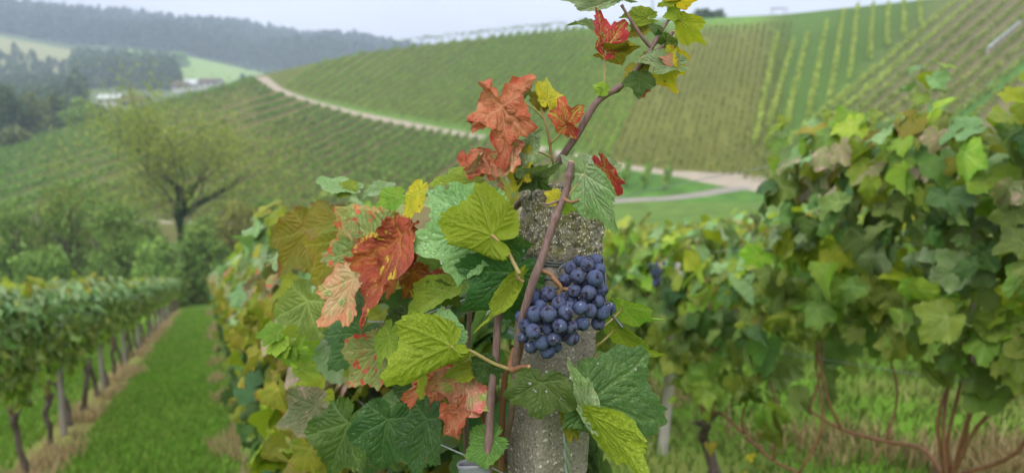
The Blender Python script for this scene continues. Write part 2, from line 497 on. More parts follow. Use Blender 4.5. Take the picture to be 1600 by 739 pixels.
def berry_mat():
    k = NT('grape_skin')
    tc = k.n('ShaderNodeTexCoord').outputs['Object']
    oi = k.n('ShaderNodeObjectInfo').outputs['Random']
    off = k.n('ShaderNodeCombineXYZ'); k.l(k.math('MULTIPLY', oi, 9.0), off.inputs[0])
    va = k.n('ShaderNodeVectorMath', operation='ADD'); k.l(tc, va.inputs[0]); k.l(off.outputs[0], va.inputs[1])
    n1 = k.noise(va.outputs[0], 1.1, 4, 0.6)
    n2 = k.noise(va.outputs[0], 7, 4, 0.65)
    bloom = k.math('ADD', k.ramp(n1, 0.33, 0.6), k.math('MULTIPLY', k.math('SUBTRACT', n2, 0.5), 0.5))
    skin = k.mix(k.ramp(oi, 0.0, 1.0), (0.014, 0.015, 0.036), (0.026, 0.017, 0.036))
    c = k.mix(k.ramp(bloom, -0.1, 0.8, 0.0, 0.92), skin, k.mix(oi, (0.055, 0.075, 0.15), (0.062, 0.078, 0.142)))
    sx = k.n('ShaderNodeSeparateXYZ'); k.l(tc, sx.inputs[0])
    c = k.mix(k.ramp(sx.outputs[2], 0.972, 0.982), c, (0.02, 0.014, 0.012))
    rub = k.ramp(k.noise(va.outputs[0], 2.3, 2), 0.62, 0.7)
    c = k.mix(k.math('MULTIPLY', rub, 0.8), c, (0.012, 0.011, 0.02))
    return k.done(k.bsdf(c, k.mix(rub, (0.75, 0.75, 0.75), (0.35, 0.35, 0.35)), 0.1, k.bump(n2, 0.08, 0.02)))
M_BERRY = berry_mat()
def drop_mat():
    k = NT('water_drop')
    b = k.n('ShaderNodeBsdfPrincipled')
    b.inputs['Base Color'].default_value = (0.9, 0.93, 0.95, 1)
    b.inputs['Roughness'].default_value = 0.03
    b.inputs['Transmission Weight'].default_value = 0.85
    b.inputs['IOR'].default_value = 1.33
    return k.done(b.outputs[0])
M_DROP = drop_mat()

def plain(name, c, rough=0.8, scale=2.0, var=0.25):
    k = NT(name)
    tc = k.n('ShaderNodeTexCoord').outputs['Object']
    n = k.noise(tc, scale, 4)
    return k.done(k.bsdf(k.mix(n, tuple(x * (1 - var) for x in c), tuple(min(1, x * (1 + var)) for x in c)), rough, 0.2))

# ------------------------------------------------------------------ terrain
VPd = ray(320, 434)
DH = unit(VPd[:2])                              # row direction on the ground
SL = VPd[2] / np.linalg.norm(VPd[:2])           # its slope
NH = np.array([DH[1], -DH[0]])                  # to the right of the rows
V0, VL, VR = 0.33, -1.52, 2.2
def uv_xy(u, v):
    return np.stack([u * DH[0] + v * NH[0], u * DH[1] + v * NH[1]], -1)

def tanel(py):
    zc = -(py - CY) / F
    return (-sp + zc * cp) / (cp + zc * sp)

PXC = [-700, 0, 130, 200, 300, 370, 405, 440, 570, 650, 740, 950, 1100, 1210, 1400, 1600, 2300]
#        45 m    foot        road/crest   ridge        behind       valley       mid          far foot    far top     beyond
PROF = {
 -700: [(45, 470), (75, 380), (110, 330), (140, 300), (200, 275), (350, 200), (600, 130), (720, 70), (1300, 10), (1600, 10)],
 0:    [(45, 470), (80, 345), (120, 268), (150, 235), (200, 232), (330, 200), (550, 140), (720, 72), (1300, 22), (1600, 24)],
 130:  [(45, 470), (80, 345), (130, 240), (165, 200), (220, 196), (350, 172), (560, 140), (750, 100), (1300, 33), (1600, 36)],
 200:  [(45, 470), (80, 345), (140, 222), (173, 179), (240, 173), (380, 160), (560, 140), (750, 97), (1300, 40), (1600, 43)],
 300:  [(45, 470), (80, 345), (150, 195), (187, 149), (260, 152), (400, 152), (600, 140), (750, 112), (1300, 50), (1600, 53)],
 370:  [(45, 470), (80, 345), (170, 160), (196, 129), (270, 138), (420, 145), (640, 138), (760, 130), (1300, 57), (1600, 60)],
 405:  [(45, 468), (80, 345), (186, 130), (200, 118), (270, 132), (420, 142), (640, 140), (800, 132), (1300, 62), (1600, 65)],
 440:  [(45, 466), (80, 345), (188, 138), (205, 110), (270, 128), (420, 142), (640, 140), (800, 132), (1300, 68), (1600, 71)],
 570:  [(45, 460), (78, 342), (163, 181), (218, 81), (270, 100), (420, 140), (640, 140), (800, 132), (1300, 82), (1600, 84)],
 650:  [(45, 456), (76, 340), (148, 198), (217, 71), (270, 92), (420, 140), (640, 140), (800, 132), (1300, 92), (1600, 95)],
 740:  [(45, 450), (74, 338), (130, 213), (215, 60), (270, 85), (420, 140), (640, 140), (800, 135), (1300, 110), (1600, 115)],
 950:  [(45, 430), (66, 330), (100, 257), (207, 39), (270, 60), (420, 120), (640, 140), (800, 140), (1300, 125), (1600, 130)],
 1100: [(45, 410), (62, 326), (88, 280), (195, 27), (270, 50), (420, 120), (640, 140), (800, 140), (1300, 125), (1600, 130)],
 1210: [(45, 400), (60, 325), (80, 297), (190, 22), (270, 40), (420, 110), (640, 140), (800, 140), (1300, 125), (1600, 130)],
 1400: [(45, 400), (60, 330), (76, 303), (175, 1), (250, 20), (420, 110), (640, 140), (800, 140), (1300, 125), (1600, 130)],
 1600: [(45, 400), (60, 330), (74, 303), (158, -28), (240, 0), (420, 110), (640, 140), (800, 140), (1300, 125), (1600, 130)],
 2300: [(45, 400), (60, 330), (74, 303), (150, -60), (240, -40), (420, 90), (640, 140), (800, 140), (1300, 125), (1600, 130)],
}
_A = np.array([PROF[p] for p in PXC], float)              # (cols, K, 2)
GPX = np.linspace(-700, 2300, 376)
GLY = np.linspace(math.log(40), math.log(1600), 420)
_Yk = np.stack([np.interp(GPX, PXC, _A[:, k, 0]) for k in range(_A.shape[1])], -1)
_Pk = np.stack([np.interp(GPX, PXC, _A[:, k, 1]) for k in range(_A.shape[1])], -1)
_Zk = CAMZ + _Yk * tanel(_Pk)
GZ = np.stack([np.interp(np.exp(GLY), _Yk[i], _Zk[i]) for i in range(len(GPX))])
for _ in range(5):                                       # round the creases
    Z2 = GZ.copy()
    Z2[:, 1:-1] = 0.25 * GZ[:, :-2] + 0.5 * GZ[:, 1:-1] + 0.25 * GZ[:, 2:]
    Z2[1:-1] = 0.25 * Z2[:-2] + 0.5 * Z2[1:-1] + 0.25 * Z2[2:]
    GZ = Z2

def cross_rise(v):
    return 0.24 * np.clip(v - 0.4, 0, 1.85) + 0.05 * np.clip(v - 2.25, 0, 60) - 0.02 * np.clip(-v - 2.0, 0, 60)

def H(x, y):
    x = np.asarray(x, float); y = np.asarray(y, float)
    u = x * DH[0] + y * DH[1]
    v = x * NH[0] + y * NH[1]
    zn = SL * u + cross_rise(v)
    yy = np.clip(y, 40.0, 1599)
    px = np.clip(CX + F * (x / np.maximum(y, 20)) * 1.0, -699, 2299)
    gi = (px + 700) / (GPX[1] - GPX[0])
    gj = (np.log(yy) - GLY[0]) / (GLY[1] - GLY[0])
    i = np.clip(gi.astype(int), 0, len(GPX) - 2); j = np.clip(gj.astype(int), 0, len(GLY) - 2)
    a = gi - i; b = gj - j
    zf = GZ[i, j] * (1 - a) * (1 - b) + GZ[i + 1, j] * a * (1 - b) + GZ[i, j + 1] * (1 - a) * b + GZ[i + 1, j + 1] * a * b
    w = smoothstep(36, 56, y)
    return zn * (1 - w) + zf * w

_YM = np.exp(np.linspace(math.log(3), math.log(1590), 2600))
def hit(px, py, ymin=3.0, ymax=1590.0):
    """first terrain point along the line of sight"""
    r = ray(px, py)
    Y = _YM[(_YM >= ymin) & (_YM <= ymax)]
    x = r[0] / r[1] * Y
    z = CAMZ + r[2] / r[1] * Y
    h = H(x, Y)
    below = np.nonzero(z <= h)[0]
    if len(below) == 0:
        k = int(np.argmin(z - h))
        return np.array([x[k], Y[k], h[k]])
    k = below[0]
    if k > 0:
        d0 = (z - h)[k - 1]; d1 = (z - h)[k]
        t = d0 / (d0 - d1 + 1e-9)
        yv = Y[k - 1] + t * (Y[k] - Y[k - 1])
    else:
        yv = Y[k]
    xv = r[0] / r[1] * yv
    return np.array([xv, yv, float(H(xv, yv))])

def lerp_poly(poly, x):
    p = np.array(poly, float)
    return np.interp(x, p[:, 0], p[:, 1])
ROAD_PTS = [(408, 121), (418, 131), (440, 143), (470, 154), (520, 168), (570, 181), (620, 191), (680, 203), (740, 213), (800, 224), (880, 242), (950, 257), (1020, 268), (1075, 274), (1130, 283), (1200, 296), (1300, 312), (1450, 330)]
RIDGE = [(405, 118), (440, 110), (500, 97), (570, 81), (650, 71), (740, 60), (900, 43), (950, 39), (1100, 27), (1210, 22), (1400, 1), (1600, -28)]

def ground_colors(P):
    """land use: what grows where (base colours of grass, straw, soil, forest floor)"""
    x, y = P[:, 0], P[:, 1]
    u = x * DH[0] + y * DH[1]; v = x * NH[0] + y * NH[1]
    px, py, dep = project(P)
    n1 = vnoise(np.stack([x * 0.9, y * 0.9, x * 0], -1), 3)
    n2 = vnoise(np.stack([x * 3.1, y * 3.1, x * 0], -1), 5)
    grass = np.array([0.095, 0.2, 0.022]); straw = np.array([0.34, 0.25, 0.125]); meadow = np.array([0.085, 0.15, 0.03])
    C = np.tile(grass, (len(P), 1))
    C *= (1 + 0.28 * n1 + 0.22 * n2)[:, None]
    # under-vine strips of dry grass
    for vr in (V0, VL, VL - 1.86, VR, VR + 1.86, VR + 3.72, VR + 5.58):
        d = np.abs(v - vr) + 0.14 * n2 + 0.2 * n1
        w = (1 - smoothstep(0.05, 0.4, d)) * (0.55 if vr < 1 else 0.3)
        C = C * (1 - w[:, None]) + straw * (1 + 0.2 * n2)[:, None] * w[:, None]
    far = smoothstep(36, 46, y)
    lower = np.array([0.115, 0.1, 0.036]); dgreen = np.array([0.065, 0.1, 0.02])
    C2 = np.tile(meadow, (len(P), 1)) * (1 + 0.2 * n1)[:, None]
    yroad = lerp_poly(ROAD_PTS, px)
    yridge = lerp_poly(RIDGE, px)
    hill = (y < 260)
    low = hill & (y > 66) & ((px < 405) | (py > yroad)) & (px < 900)
    t = np.clip(px / 450, 0, 1)[:, None]
    C2 = np.where(low[:, None], (dgreen * (1 - t) + lower * t) * (1 + 0.12 * n1)[:, None], C2)
    up = hill & (px >= 405) & (py <= yroad) & (y > 66)
    n3 = vnoise(np.stack([x * 0.06, y * 0.06, x * 0], -1), 9)
    upc = np.array([0.08, 0.1, 0.02]); pale = np.array([0.115, 0.125, 0.026]); rgt = np.array([0.055, 0.11, 0.014])
    wp = (smoothstep(860, 980, px) * (1 - smoothstep(1170, 1230, px)))[:, None]
    wr = smoothstep(1180, 1240, px)[:, None]
    cu = upc * (1 - wp) + pale * wp
    cu = cu * (1 - wr) + rgt * wr
    mown = (1 - smoothstep(0.06, 0.16, (yroad - py) / np.maximum(yroad - yridge, 5)))[:, None] * (1 - wp) * (1 - wr)
    cu = cu * (1 - mown * 0.7) + np.array([0.085, 0.19, 0.03]) * mown * 0.7
    topg = (1 - smoothstep(0.0, 0.13, (py - yridge) / np.maximum(yroad - yridge, 5)))[:, None] * wp
    cu = cu * (1 - topg) + np.array([0.09, 0.19, 0.035]) * topg
    # grass lane through the right-hand rows
    lane = (1 - smoothstep(8, 16, np.abs((py - 190) + 0.82 * (px - 1487))))[:, None] * wr * (px > 1400)[:, None]
    soil3 = (smoothstep(1280, 1420, px + (py - 150) * 0.9))[:, None]
    cu = cu * (1 - soil3 * 0.7) + np.array([0.15, 0.115, 0.07]) * soil3 * 0.7
    cu = cu * (1 - lane) + np.array([0.06, 0.17, 0.03]) * lane
    C2 = np.where(up[:, None], cu * (1 + 0.10 * n1 + 0.14 * n3)[:, None], C2)
    # bright turf between the two tracks
    turf = hill & (px > 930) & (py > yroad) & (py < 316) & (y > 55)
    C2 = np.where(turf[:, None], np.array([0.06, 0.145, 0.022]) * (1 + 0.3 * n1 + 0.2 * n2)[:, None], C2)
    dist = (y >= 260)
    fd = np.tile(np.array([0.085, 0.12, 0.05]), (len(P), 1)) * (1 + 0.15 * n3)[:, None]
    fl = (y > 640) & (px > 195) & (px < 560) & (y < 900)
    fd = np.where(fl[:, None], np.array([0.17, 0.26, 0.07]), fd)
    fo = y > 900
    fd = np.where(fo[:, None], np.array([0.03, 0.05, 0.03]), fd)
    ml = (y > 560) & (y < 860) & (px < 120)
    fd = np.where(ml[:, None], np.array([0.2, 0.21, 0.1]), fd)
    C2 = np.where(dist[:, None], fd, C2)
    return np.clip(C * (1 - far[:, None]) + C2 * far[:, None], 0.004, 1)

def grid_faces(nx, ny, off=0):
    i = np.arange(nx - 1)[:, None] * ny
    j = np.arange(ny - 1)[None]
    return (np.stack([i + j, i + ny + j, i + ny + j + 1, i + j + 1], -1).reshape(-1, 4) + off)

def build_ground():
    xs = np.concatenate([np.linspace(-60, -15, 46)[:-1], np.linspace(-15, 14, 233)[:-1], np.linspace(14, 60, 46)])
    ys = np.concatenate([np.linspace(-25, 1, 27)[:-1], np.linspace(1, 33, 257)])
    X, Y = np.meshgrid(xs, ys, indexing='ij')
    Z = H(X, Y) + 0.018 * vnoise(np.stack([X.ravel() * 2.3, Y.ravel() * 2.3, X.ravel() * 0], -1), 11).reshape(X.shape)
    P1 = np.stack([X, Y, Z], -1).reshape(-1, 3)
    F1 = grid_faces(len(xs), len(ys))
    ss = np.linspace(-1.55, 1.5, 470)
    yy = np.exp(np.linspace(math.log(31), math.log(1590), 330))
    S, Y2 = np.meshgrid(ss, yy, indexing='ij')
    X2 = S * Y2
    Z2 = H(X2, Y2) - 0.04 * (Y2 < 33.2)
    P2 = np.stack([X2, Y2, Z2], -1).reshape(-1, 3)
    F2 = grid_faces(len(ss), len(yy), len(P1))
    P = np.concatenate([P1, P2])
    C = ground_colors(P)
    k = NT('ground_cover')
    tc = k.n('ShaderNodeTexCoord').outputs['Object']
    base = k.attr('land').outputs['Color']
    n1 = k.noise(tc, 9, 5, 0.7)
    n2 = k.noise(tc, 0.8, 4, 0.6)
    c = k.mix(1.0, base, k.mix(n1, (0.55, 0.55, 0.55), (1.45, 1.42, 1.35)), 'MULTIPLY')
    c = k.mix(1.0, c, k.mix(n2, (0.75, 0.78, 0.75), (1.25, 1.22, 1.2)), 'MULTIPLY')
    m = k.done(k.bsdf(c, 0.9, 0.1, k.bump(n1, 0.8, 0.05)))
    o = link('ground', mesh('ground', P, np.concatenate([F1, F2]), [m], {'land': C}))
    tag(o, 'sloping ground of grass lanes, vineyard soil and far hills', kind='structure')
build_ground()

# ------------------------------------------------------------------ gravel tracks
M_GRAVEL = plain('pale_gravel', (0.27, 0.235, 0.185), 0.95, 0.6, 0.3)
def track(name, pts, width, label, lift=0.12, ymin=50, mat=None, wide=None):
    pts = np.array(pts, float)
    d = np.concatenate([[0], np.cumsum(np.linalg.norm(np.diff(pts, axis=0), axis=1))])
    ts = np.linspace(0, d[-1], 130)
    P = np.array([hit(np.interp(t, d, pts[:, 0]), np.interp(t, d, pts[:, 1]), ymin) for t in ts])
    for _ in range(6):
        P[1:-1] = 0.25 * P[:-2] + 0.5 * P[1:-1] + 0.25 * P[2:]
    T = unit(np.gradient(P[:, :2], axis=0))
    N = np.stack([T[:, 1], -T[:, 0]], -1)
    pxs, _, _ = project(P)
    W_ = np.interp(pxs, [w_[0] for w_ in wide], [w_[1] for w_ in wide]) if wide else np.full(len(P), width)
    W_ = W_ * (1 + 0.12 * vnoise(P * 0.35, 31))
    rows = []
    offs = np.linspace(-0.5, 0.5, 9)
    for o_ in offs:
        q = P[:, :2] + N * (o_ * W_)[:, None]
        z = H(q[:, 0], q[:, 1]) + lift * (1 - (abs(o_) * 2) ** 6)
        rows.append(np.concatenate([q, z[:, None]], 1))
    V = np.stack(rows, 1).reshape(-1, 3)
    o = link(name, mesh(name, V, grid_faces(len(P), len(offs)), [mat or M_GRAVEL]))
    return tag(o, label, kind='structure')
track('gravel_track', ROAD_PTS, 3.4, 'pale gravel track winding up across the vineyard hill', wide=[(400, 3.2), (700, 2.2), (1050, 2.4), (1100, 4.5), (1170, 6.5), (1300, 5.0)])
track('lower_track', [(700, 330), (850, 321), (960, 314), (1040, 311), (1090, 305), (1140, 296), (1180, 294)], 2.2, 'grey asphalt lane joining the gravel track', mat=plain('grey_lane', (0.2, 0.185, 0.165), 0.95, 0.8, 0.25), ymin=50)
track('valley_path', [(-120, 346), (0, 344), (60, 343), (200, 346), (330, 350), (420, 352)], 0.9, 'pale path along the valley floor beneath the tree', ymin=60, lift=0.15, mat=plain('worn_path', (0.25, 0.23, 0.17), 0.95, 0.5, 0.3))

# ------------------------------------------------------------------ leaf faces for foliage seen from afar
def cards(P, size, nrm=None, flat=0.5, aspect=1.3):
    """one small kinked leaf face (two triangles folded along the middle) per point -> verts, faces, rnd"""
    n = len(P)
    size = np.broadcast_to(np.asarray(size, float), (n,))
    N = unit(rng.normal(size=(n, 3)))
    if nrm is not None:
        N = unit(N * (1 - flat) + nrm * flat)
    A = unit(np.cross(N, unit(rng.normal(size=(n, 3)))))
    B = np.cross(N, A)
    s = size[:, None]
    k = 0.22 * s * N
    V = np.stack([P - A * s * 0.5 * aspect, P + B * s * 0.5 + k, P + A * s * 0.5 * aspect, P - B * s * 0.5 + k], 1).reshape(-1, 3)
    i = np.arange(n)[:, None] * 4
    Fc = np.concatenate([i + np.array([[0, 1, 2]]), i + np.array([[0, 2, 3]])], 0)
    r = np.repeat(rng.random(n), 4)
    return V, Fc, r

def cloud_points(n, lobes, shell=0.55):
    """points in a union of ellipsoid lobes [(c, r3)], crowded towards the outside"""
    w = np.array([np.prod(l[1]) ** (2 / 3) for l in lobes])
    idx = rng.choice(len(lobes), n, p=w / w.sum())
    c = np.array([l[0] for l in lobes])[idx]
    r = np.array([l[1] for l in lobes])[idx]
    d = unit(rng.normal(size=(n, 3)))
    rad = shell + (1.08 - shell) * rng.random(n) ** 0.6
    rad *= 1 + 0.12 * rng.normal(size=n)
    return c + d * r * rad[:, None], d

def make_lobes(R, Hc, n, low=0.2, var=0.35, seed=None):
    out = []
    for i in range(n):
        a = rng.random() * 2 * math.pi
        q = rng.random() ** 0.6
        z = low + (1 - low) * rng.random()
        prof = math.sqrt(max(0.05, 1 - (2 * z - 0.9) ** 2 * 0.8))
        rr = R * (0.28 + var * rng.random())
        out.append((np.array([math.cos(a) * q * (R - rr * 0.7) * prof, math.sin(a) * q * (R - rr * 0.7) * prof, z * (Hc - rr * 0.6)]), np.array([rr, rr, rr * 0.8])))
    return out

MF = {
 'row_low': cloud_mat('vine_row_dark', (0.12, 0.225, 0.035), (0.14, 0.24, 0.04), (0.2, 0.29, 0.05)),
 'row_left': cloud_mat('vine_row_deep_green', (0.105, 0.235, 0.035), (0.12, 0.25, 0.04), (0.17, 0.29, 0.05)),
 'row_up': cloud_mat('vine_row_olive', (0.15, 0.29, 0.03), (0.175, 0.3, 0.035), (0.23, 0.33, 0.045)),
 'row_pale': cloud_mat('vine_row_pale', (0.17, 0.2, 0.04), (0.15, 0.19, 0.03), (0.21, 0.21, 0.055)),
 'row_yellow': cloud_mat('vine_row_yellow', (0.3, 0.38, 0.06), (0.25, 0.35, 0.06), (0.4, 0.44, 0.09)),
 'row_right': cloud_mat('vine_row_right', (0.16, 0.235, 0.035), (0.2, 0.26, 0.04), (0.27, 0.3, 0.06)),
 'bush': cloud_mat('shrub_foliage', (0.1, 0.19, 0.04), (0.14, 0.235, 0.05), (0.22, 0.29, 0.065)),
 'bush_bright': cloud_mat('bright_shrub_foliage', (0.15, 0.27, 0.06), (0.18, 0.3, 0.065), (0.24, 0.35, 0.08)),
 'bush_yellow': cloud_mat('yellowing_shrub_foliage', (0.2, 0.21, 0.05), (0.15, 0.18, 0.045), (0.27, 0.25, 0.06)),
 'tree_thin': cloud_mat('thin_tree_foliage', (0.25, 0.31, 0.06), (0.21, 0.28, 0.055), (0.32, 0.34, 0.075), trans=0.4),
 'ivy': cloud_mat('ivy_foliage', (0.025, 0.06, 0.018), (0.035, 0.08, 0.022), (0.06, 0.12, 0.03), trans=0.1),
 'wood': cloud_mat('wood_foliage', (0.055, 0.105, 0.04), (0.075, 0.125, 0.045), (0.12, 0.16, 0.06)),
 'wood_olive': cloud_mat('olive_tree_foliage', (0.14, 0.18, 0.06), (0.11, 0.16, 0.05), (0.19, 0.21, 0.08)),
 'forest': cloud_mat('forest_foliage', (0.024, 0.044, 0.034), (0.036, 0.06, 0.042), (0.065, 0.095, 0.055)),
}

# ------------------------------------------------------------------ vine rows on the hillside
_ON = 'first second third fourth fifth sixth seventh eighth ninth tenth eleventh twelfth thirteenth fourteenth fifteenth sixteenth seventeenth eighteenth nineteenth twentieth'.split()
_TN = {20: 'twenty', 30: 'thirty', 40: 'forty'}
_TTH = {20: 'twentieth', 30: 'thirtieth', 40: 'fortieth'}
def ordinal(n):
    if n <= 20: return _ON[n - 1]
    t = n // 10 * 10
    return _TTH[t] if n == t else _TN[t] + '-' + _ON[n - t - 1]
_ROWN = {}
_FROM = {}
def row_label(label, group):
    _ROWN[group] = _ROWN.get(group, 0) + 1
    return label + ', ' + ordinal(_ROWN[group]) + ' ' + _FROM[group]
_FROM['vine rows on the slope behind the tree'] = 'below the crest'
_FROM['vine rows below the gravel track'] = 'from the upper bend'
_FROM['short vine rows between the tracks'] = 'from the post'
_FROM['vine rows above the gravel track'] = 'from the upper bend'
_FROM['young vine rows on the middle slope'] = 'from the cane'
_FROM['yellow-green rows on the steep slope'] = 'from the pale slope'
_FROM['slanting rows on the far right hillside'] = 'from the steep rows'
M_HSTAKE = plain('row_stakes', (0.13, 0.1, 0.08), 0.9, 3, 0.2)
def hill_row(p0, p1, mat, label, group, h=1.75, w=0.55, dens=9, size=0.42, bottom=0.55, bow=0.0, ymin=60, stakes=True, gap=0.0):
    n = 26
    ts = np.linspace(0, 1, n)
    pix = [(p0[0] + (p1[0] - p0[0]) * t + bow * math.sin(math.pi * t), p0[1] + (p1[1] - p0[1]) * t) for t in ts]
    P = np.array([hit(a, b, ymin, 262) for a, b in pix])
    d = np.concatenate([[0], np.cumsum(np.linalg.norm(np.diff(P, axis=0), axis=1))])
    L = d[-1]
    if L < 4: return None
    m = int(L * dens)
    t = rng.random(m) * L
    # uneven growth along the row
    g = 0.85 + 0.2 * vnoise(np.stack([t * 0.35, t * 0 + rng.random() * 99, t * 0], -1), 4) + 0.12 * vnoise(np.stack([t * 1.3, t * 0 + rng.random() * 99, t * 0], -1), 6)
    if gap > 0:
        keep = vnoise(np.stack([t * 0.25, t * 0 + rng.random() * 99, t * 0], -1), 8) > -1 + gap * 1.2
        t = t[keep]; g = g[keep]; m = len(t)
    C = np.stack([np.interp(t, d, P[:, k]) for k in range(3)], -1)
    dirx = unit(np.stack([np.interp(t, d, np.gradient(P[:, k], d)) for k in range(2)], -1))
    nx = np.stack([dirx[:, 1], -dirx[:, 0]], -1)
    zz = bottom + (h * g - bottom) * rng.random(m) ** 0.75
    ww = w * 0.5 * rng.uniform(-1, 1, m) * (1.05 - 0.35 * zz / h)
    Q = C.copy()
    Q[:, :2] += nx * ww[:, None]
    Q[:, 2] = H(Q[:, 0], Q[:, 1]) + zz
    side = np.concatenate([nx * np.sign(ww)[:, None], np.full((m, 1), 0.8)], 1)
    V, Fc, r = cards(Q, size * rng.uniform(0.7, 1.25, m), unit(side), 0.45)
    o0 = P[0].copy()
    root = empty('vine_row', o0)
    tag(root, row_label(label, group), 'vine row', group)
    fo = link('foliage', mesh('row_foliage', V - o0, Fc, [mat], {'rnd': r}, smooth=False), root)
    fo.matrix_parent_inverse = Matrix.Identity(4)
    fo['kind'] = 'stuff'
    if stakes:
        parts = []
        for s in np.arange(0.6, L, 4.5):
            q = np.array([np.interp(s, d, P[:, k]) for k in range(3)])
            parts.append(tube([q + [0, 0, -0.2], q + [0, 0, h * 0.92]], [0.06, 0.05], 4))
        v, f = merge(parts)
        so = link('stakes', mesh('row_stakes', v - o0, f, [M_HSTAKE], smooth=False), root)
        so.matrix_parent_inverse = Matrix.Identity(4)
        so['kind'] = 'stuff'
    return root

# lower slope, fanning out below the gravel track
LOWTOP = [(0.00, 396, 120.5), (0.10, 404, 126), (0.2, 424, 141), (0.36, 500, 166), (0.55, 575, 187), (0.75, 660, 204), (1.0, 745, 218)]
LOWBOT = [(0.00, -90, 256), (0.10, -90, 278), (0.2, -90, 305), (0.3, -40, 330), (0.36, 60, 340), (0.55, 290, 342), (0.75, 450, 342), (1.0, 600, 342)]
lt = np.array(LOWTOP); lb = np.array(LOWBOT)
NLOW = 26
for i in range(NLOW):
    s = i / (NLOW - 1)
    t_ = (np.interp(s, lt[:, 0], lt[:, 1]), np.interp(s, lt[:, 0], lt[:, 2]) + 3)
    b_ = (np.interp(s, lb[:, 0], lb[:, 1]), np.interp(s, lb[:, 0], lb[:, 2]))
    left = s < 0.36
    hill_row(t_, b_, MF['row_left'] if left else MF['row_low'],
             'dark green vine row behind the thin tree' if left else 'dark green vine row below the gravel track',
             'vine rows on the slope behind the tree' if left else 'vine rows below the gravel track', h=1.2 if not left else 1.0, w=0.6, dens=18, size=0.34, bottom=0.1)
xs_ = 767.0
k_ = 0
while xs_ < 1072:
    if xs_ < 950:
        b_ = (xs_ - 105, 322)
    else:
        b_ = (xs_ - 8, 300)
    hill_row((xs_, float(lerp_poly(ROAD_PTS, xs_)) + 5), b_, MF['row_low'],
             'dark green vine row below the gravel track' if xs_ < 950 else 'short brown-stemmed vine row on bright turf',
             'vine rows below the gravel track' if xs_ < 950 else 'short vine rows between the tracks', h=1.7, w=0.6, dens=10, ymin=55)
    xs_ += 24 + 10 * (xs_ - 767) / 300
# upper slope
xb = 447.0
while xb < 948:
    yb = float(lerp_poly(ROAD_PTS, xb)) - 6
    dx = np.interp(xb, [440, 520, 600, 800, 900, 950], [60, 140, 180, 165, 120, 95])
    xt = xb + dx
    yt = float(lerp_poly(RIDGE, xt)) + 2
    if yb - yt > 6:
        hill_row((xb + 2, yb - 3), (xt, yt), MF['row_up'], 'olive green vine row above the gravel track', 'vine rows above the gravel track',
                 h=1.15, w=0.6, dens=13, size=0.34, bottom=0.1, ymin=70, stakes=False)
    xb += 13.5
xb = 958.0
while xb < 1205:
    yb = float(lerp_poly(ROAD_PTS, xb)) - 7
    dx = np.interp(xb, [950, 1100, 1200], [88, 48, 36])
    xt = xb + dx
    yt = float(lerp_poly(RIDGE, xt)) + 16
    hill_row((xb, yb), (xt, yt), MF['row_pale'], 'thin pale young vine row on the middle slope', 'young vine rows on the middle slope', h=0.7, w=0.5, dens=6, size=0.3, bottom=0.1, ymin=70, stakes=False, gap=0.3)
    xb += 11.5
for (b_, t_) in [((1178, 235), (1214, 60)), ((1200, 205), (1240, 68)), ((1227, 205), (1262, 58)), ((1262, 190), (1292, 40)), ((1296, 162), (1318, 22)), ((1327, 128), (1340, 14)), ((1358, 96), (1364, 12)), ((1386, 76), (1388, 10)), ((1412, 62), (1412, 4)), ((1438, 44), (1436, 0))]:
    hill_row(b_, t_, MF['row_yellow'], 'yellow-green vine row straight up the steep slope', 'yellow-green rows on the steep slope', h=1.5, w=0.7, dens=15, size=0.38, bottom=0.2, ymin=66, stakes=False, gap=0.15)
for i in range(20):
    x0 = 1222 + i * 27
    if i in (10, 11): continue
    ytop = -22
    y0 = 238
    x1 = x0 + (y0 - ytop) / 0.86
    # stop below the straight rows
    hill_row((x0, y0), (x1, ytop), MF['row_right'] if i > 1 else MF['row_yellow'], 'green vine row slanting up the right hillside', 'slanting rows on the far right hillside', h=1.4, w=0.65, dens=14, size=0.36, bottom=0.2, ymin=64, stakes=False)
# a row standing on the skyline, sky showing between its stems
def skyline_row(p0, p1, label, y_at):
    P = []
    for t in np.linspace(0, 1, 20):
        a = p0[0] + (p1[0] - p0[0]) * t; b = p0[1] + (p1[1] - p0[1]) * t
        q = hit(a, b + 2, 120, 230)
        P.append(q + np.array([0, 2.0, 0]))
    P = np.array(P)
    P[:, 2] = H(P[:, 0], P[:, 1])
    d = np.concatenate([[0], np.cumsum(np.linalg.norm(np.diff(P, axis=0), axis=1))]); L = d[-1]
    o0 = P[0].copy()
    root = empty('vine_row', o0); tag(root, label, 'vine row')
    m = int(L * 9)
    t = rng.random(m) * L
    gate = vnoise(np.stack([t * 0.22, t * 0, t * 0], -1), 21) > -0.75
    t = t[gate]; m = len(t)
    C = np.stack([np.interp(t, d, P[:, k]) for k in range(3)], -1)
    C[:, 2] += 1.55 + 0.95 * rng.random(m) ** 1.2 + 0.2 * vnoise(np.stack([t * 0.5, t * 0, t * 0], -1), 2)
    V, Fc, r = cards(C, 0.4)
    fo = link('foliage', mesh('row_foliage', V - o0, Fc, [MF['row_low']], {'rnd': r}, smooth=False), root)
    fo.matrix_parent_inverse = Matrix.Identity(4); fo['kind'] = 'stuff'
    for s in np.arange(0.5, L, 4.0):
        q = np.array([np.interp(s, d, P[:, k]) for k in range(3)]) - o0
        v, f = tube([q + [0, 0, -0.3], q + [0.1, 0, 1.9]], [0.09, 0.07], 5)
        so = link('stem', mesh('row_stem', v, f, [M_HSTAKE]), root); so.matrix_parent_inverse = Matrix.Identity(4)
skyline_row((612, 74), (770, 56), 'vine row on the skyline with pale sky between its stems, left stretch', 210)
skyline_row((770, 56), (925, 40), 'vine row on the skyline with pale sky between its stems, next to the red-leaved shoot', 210)

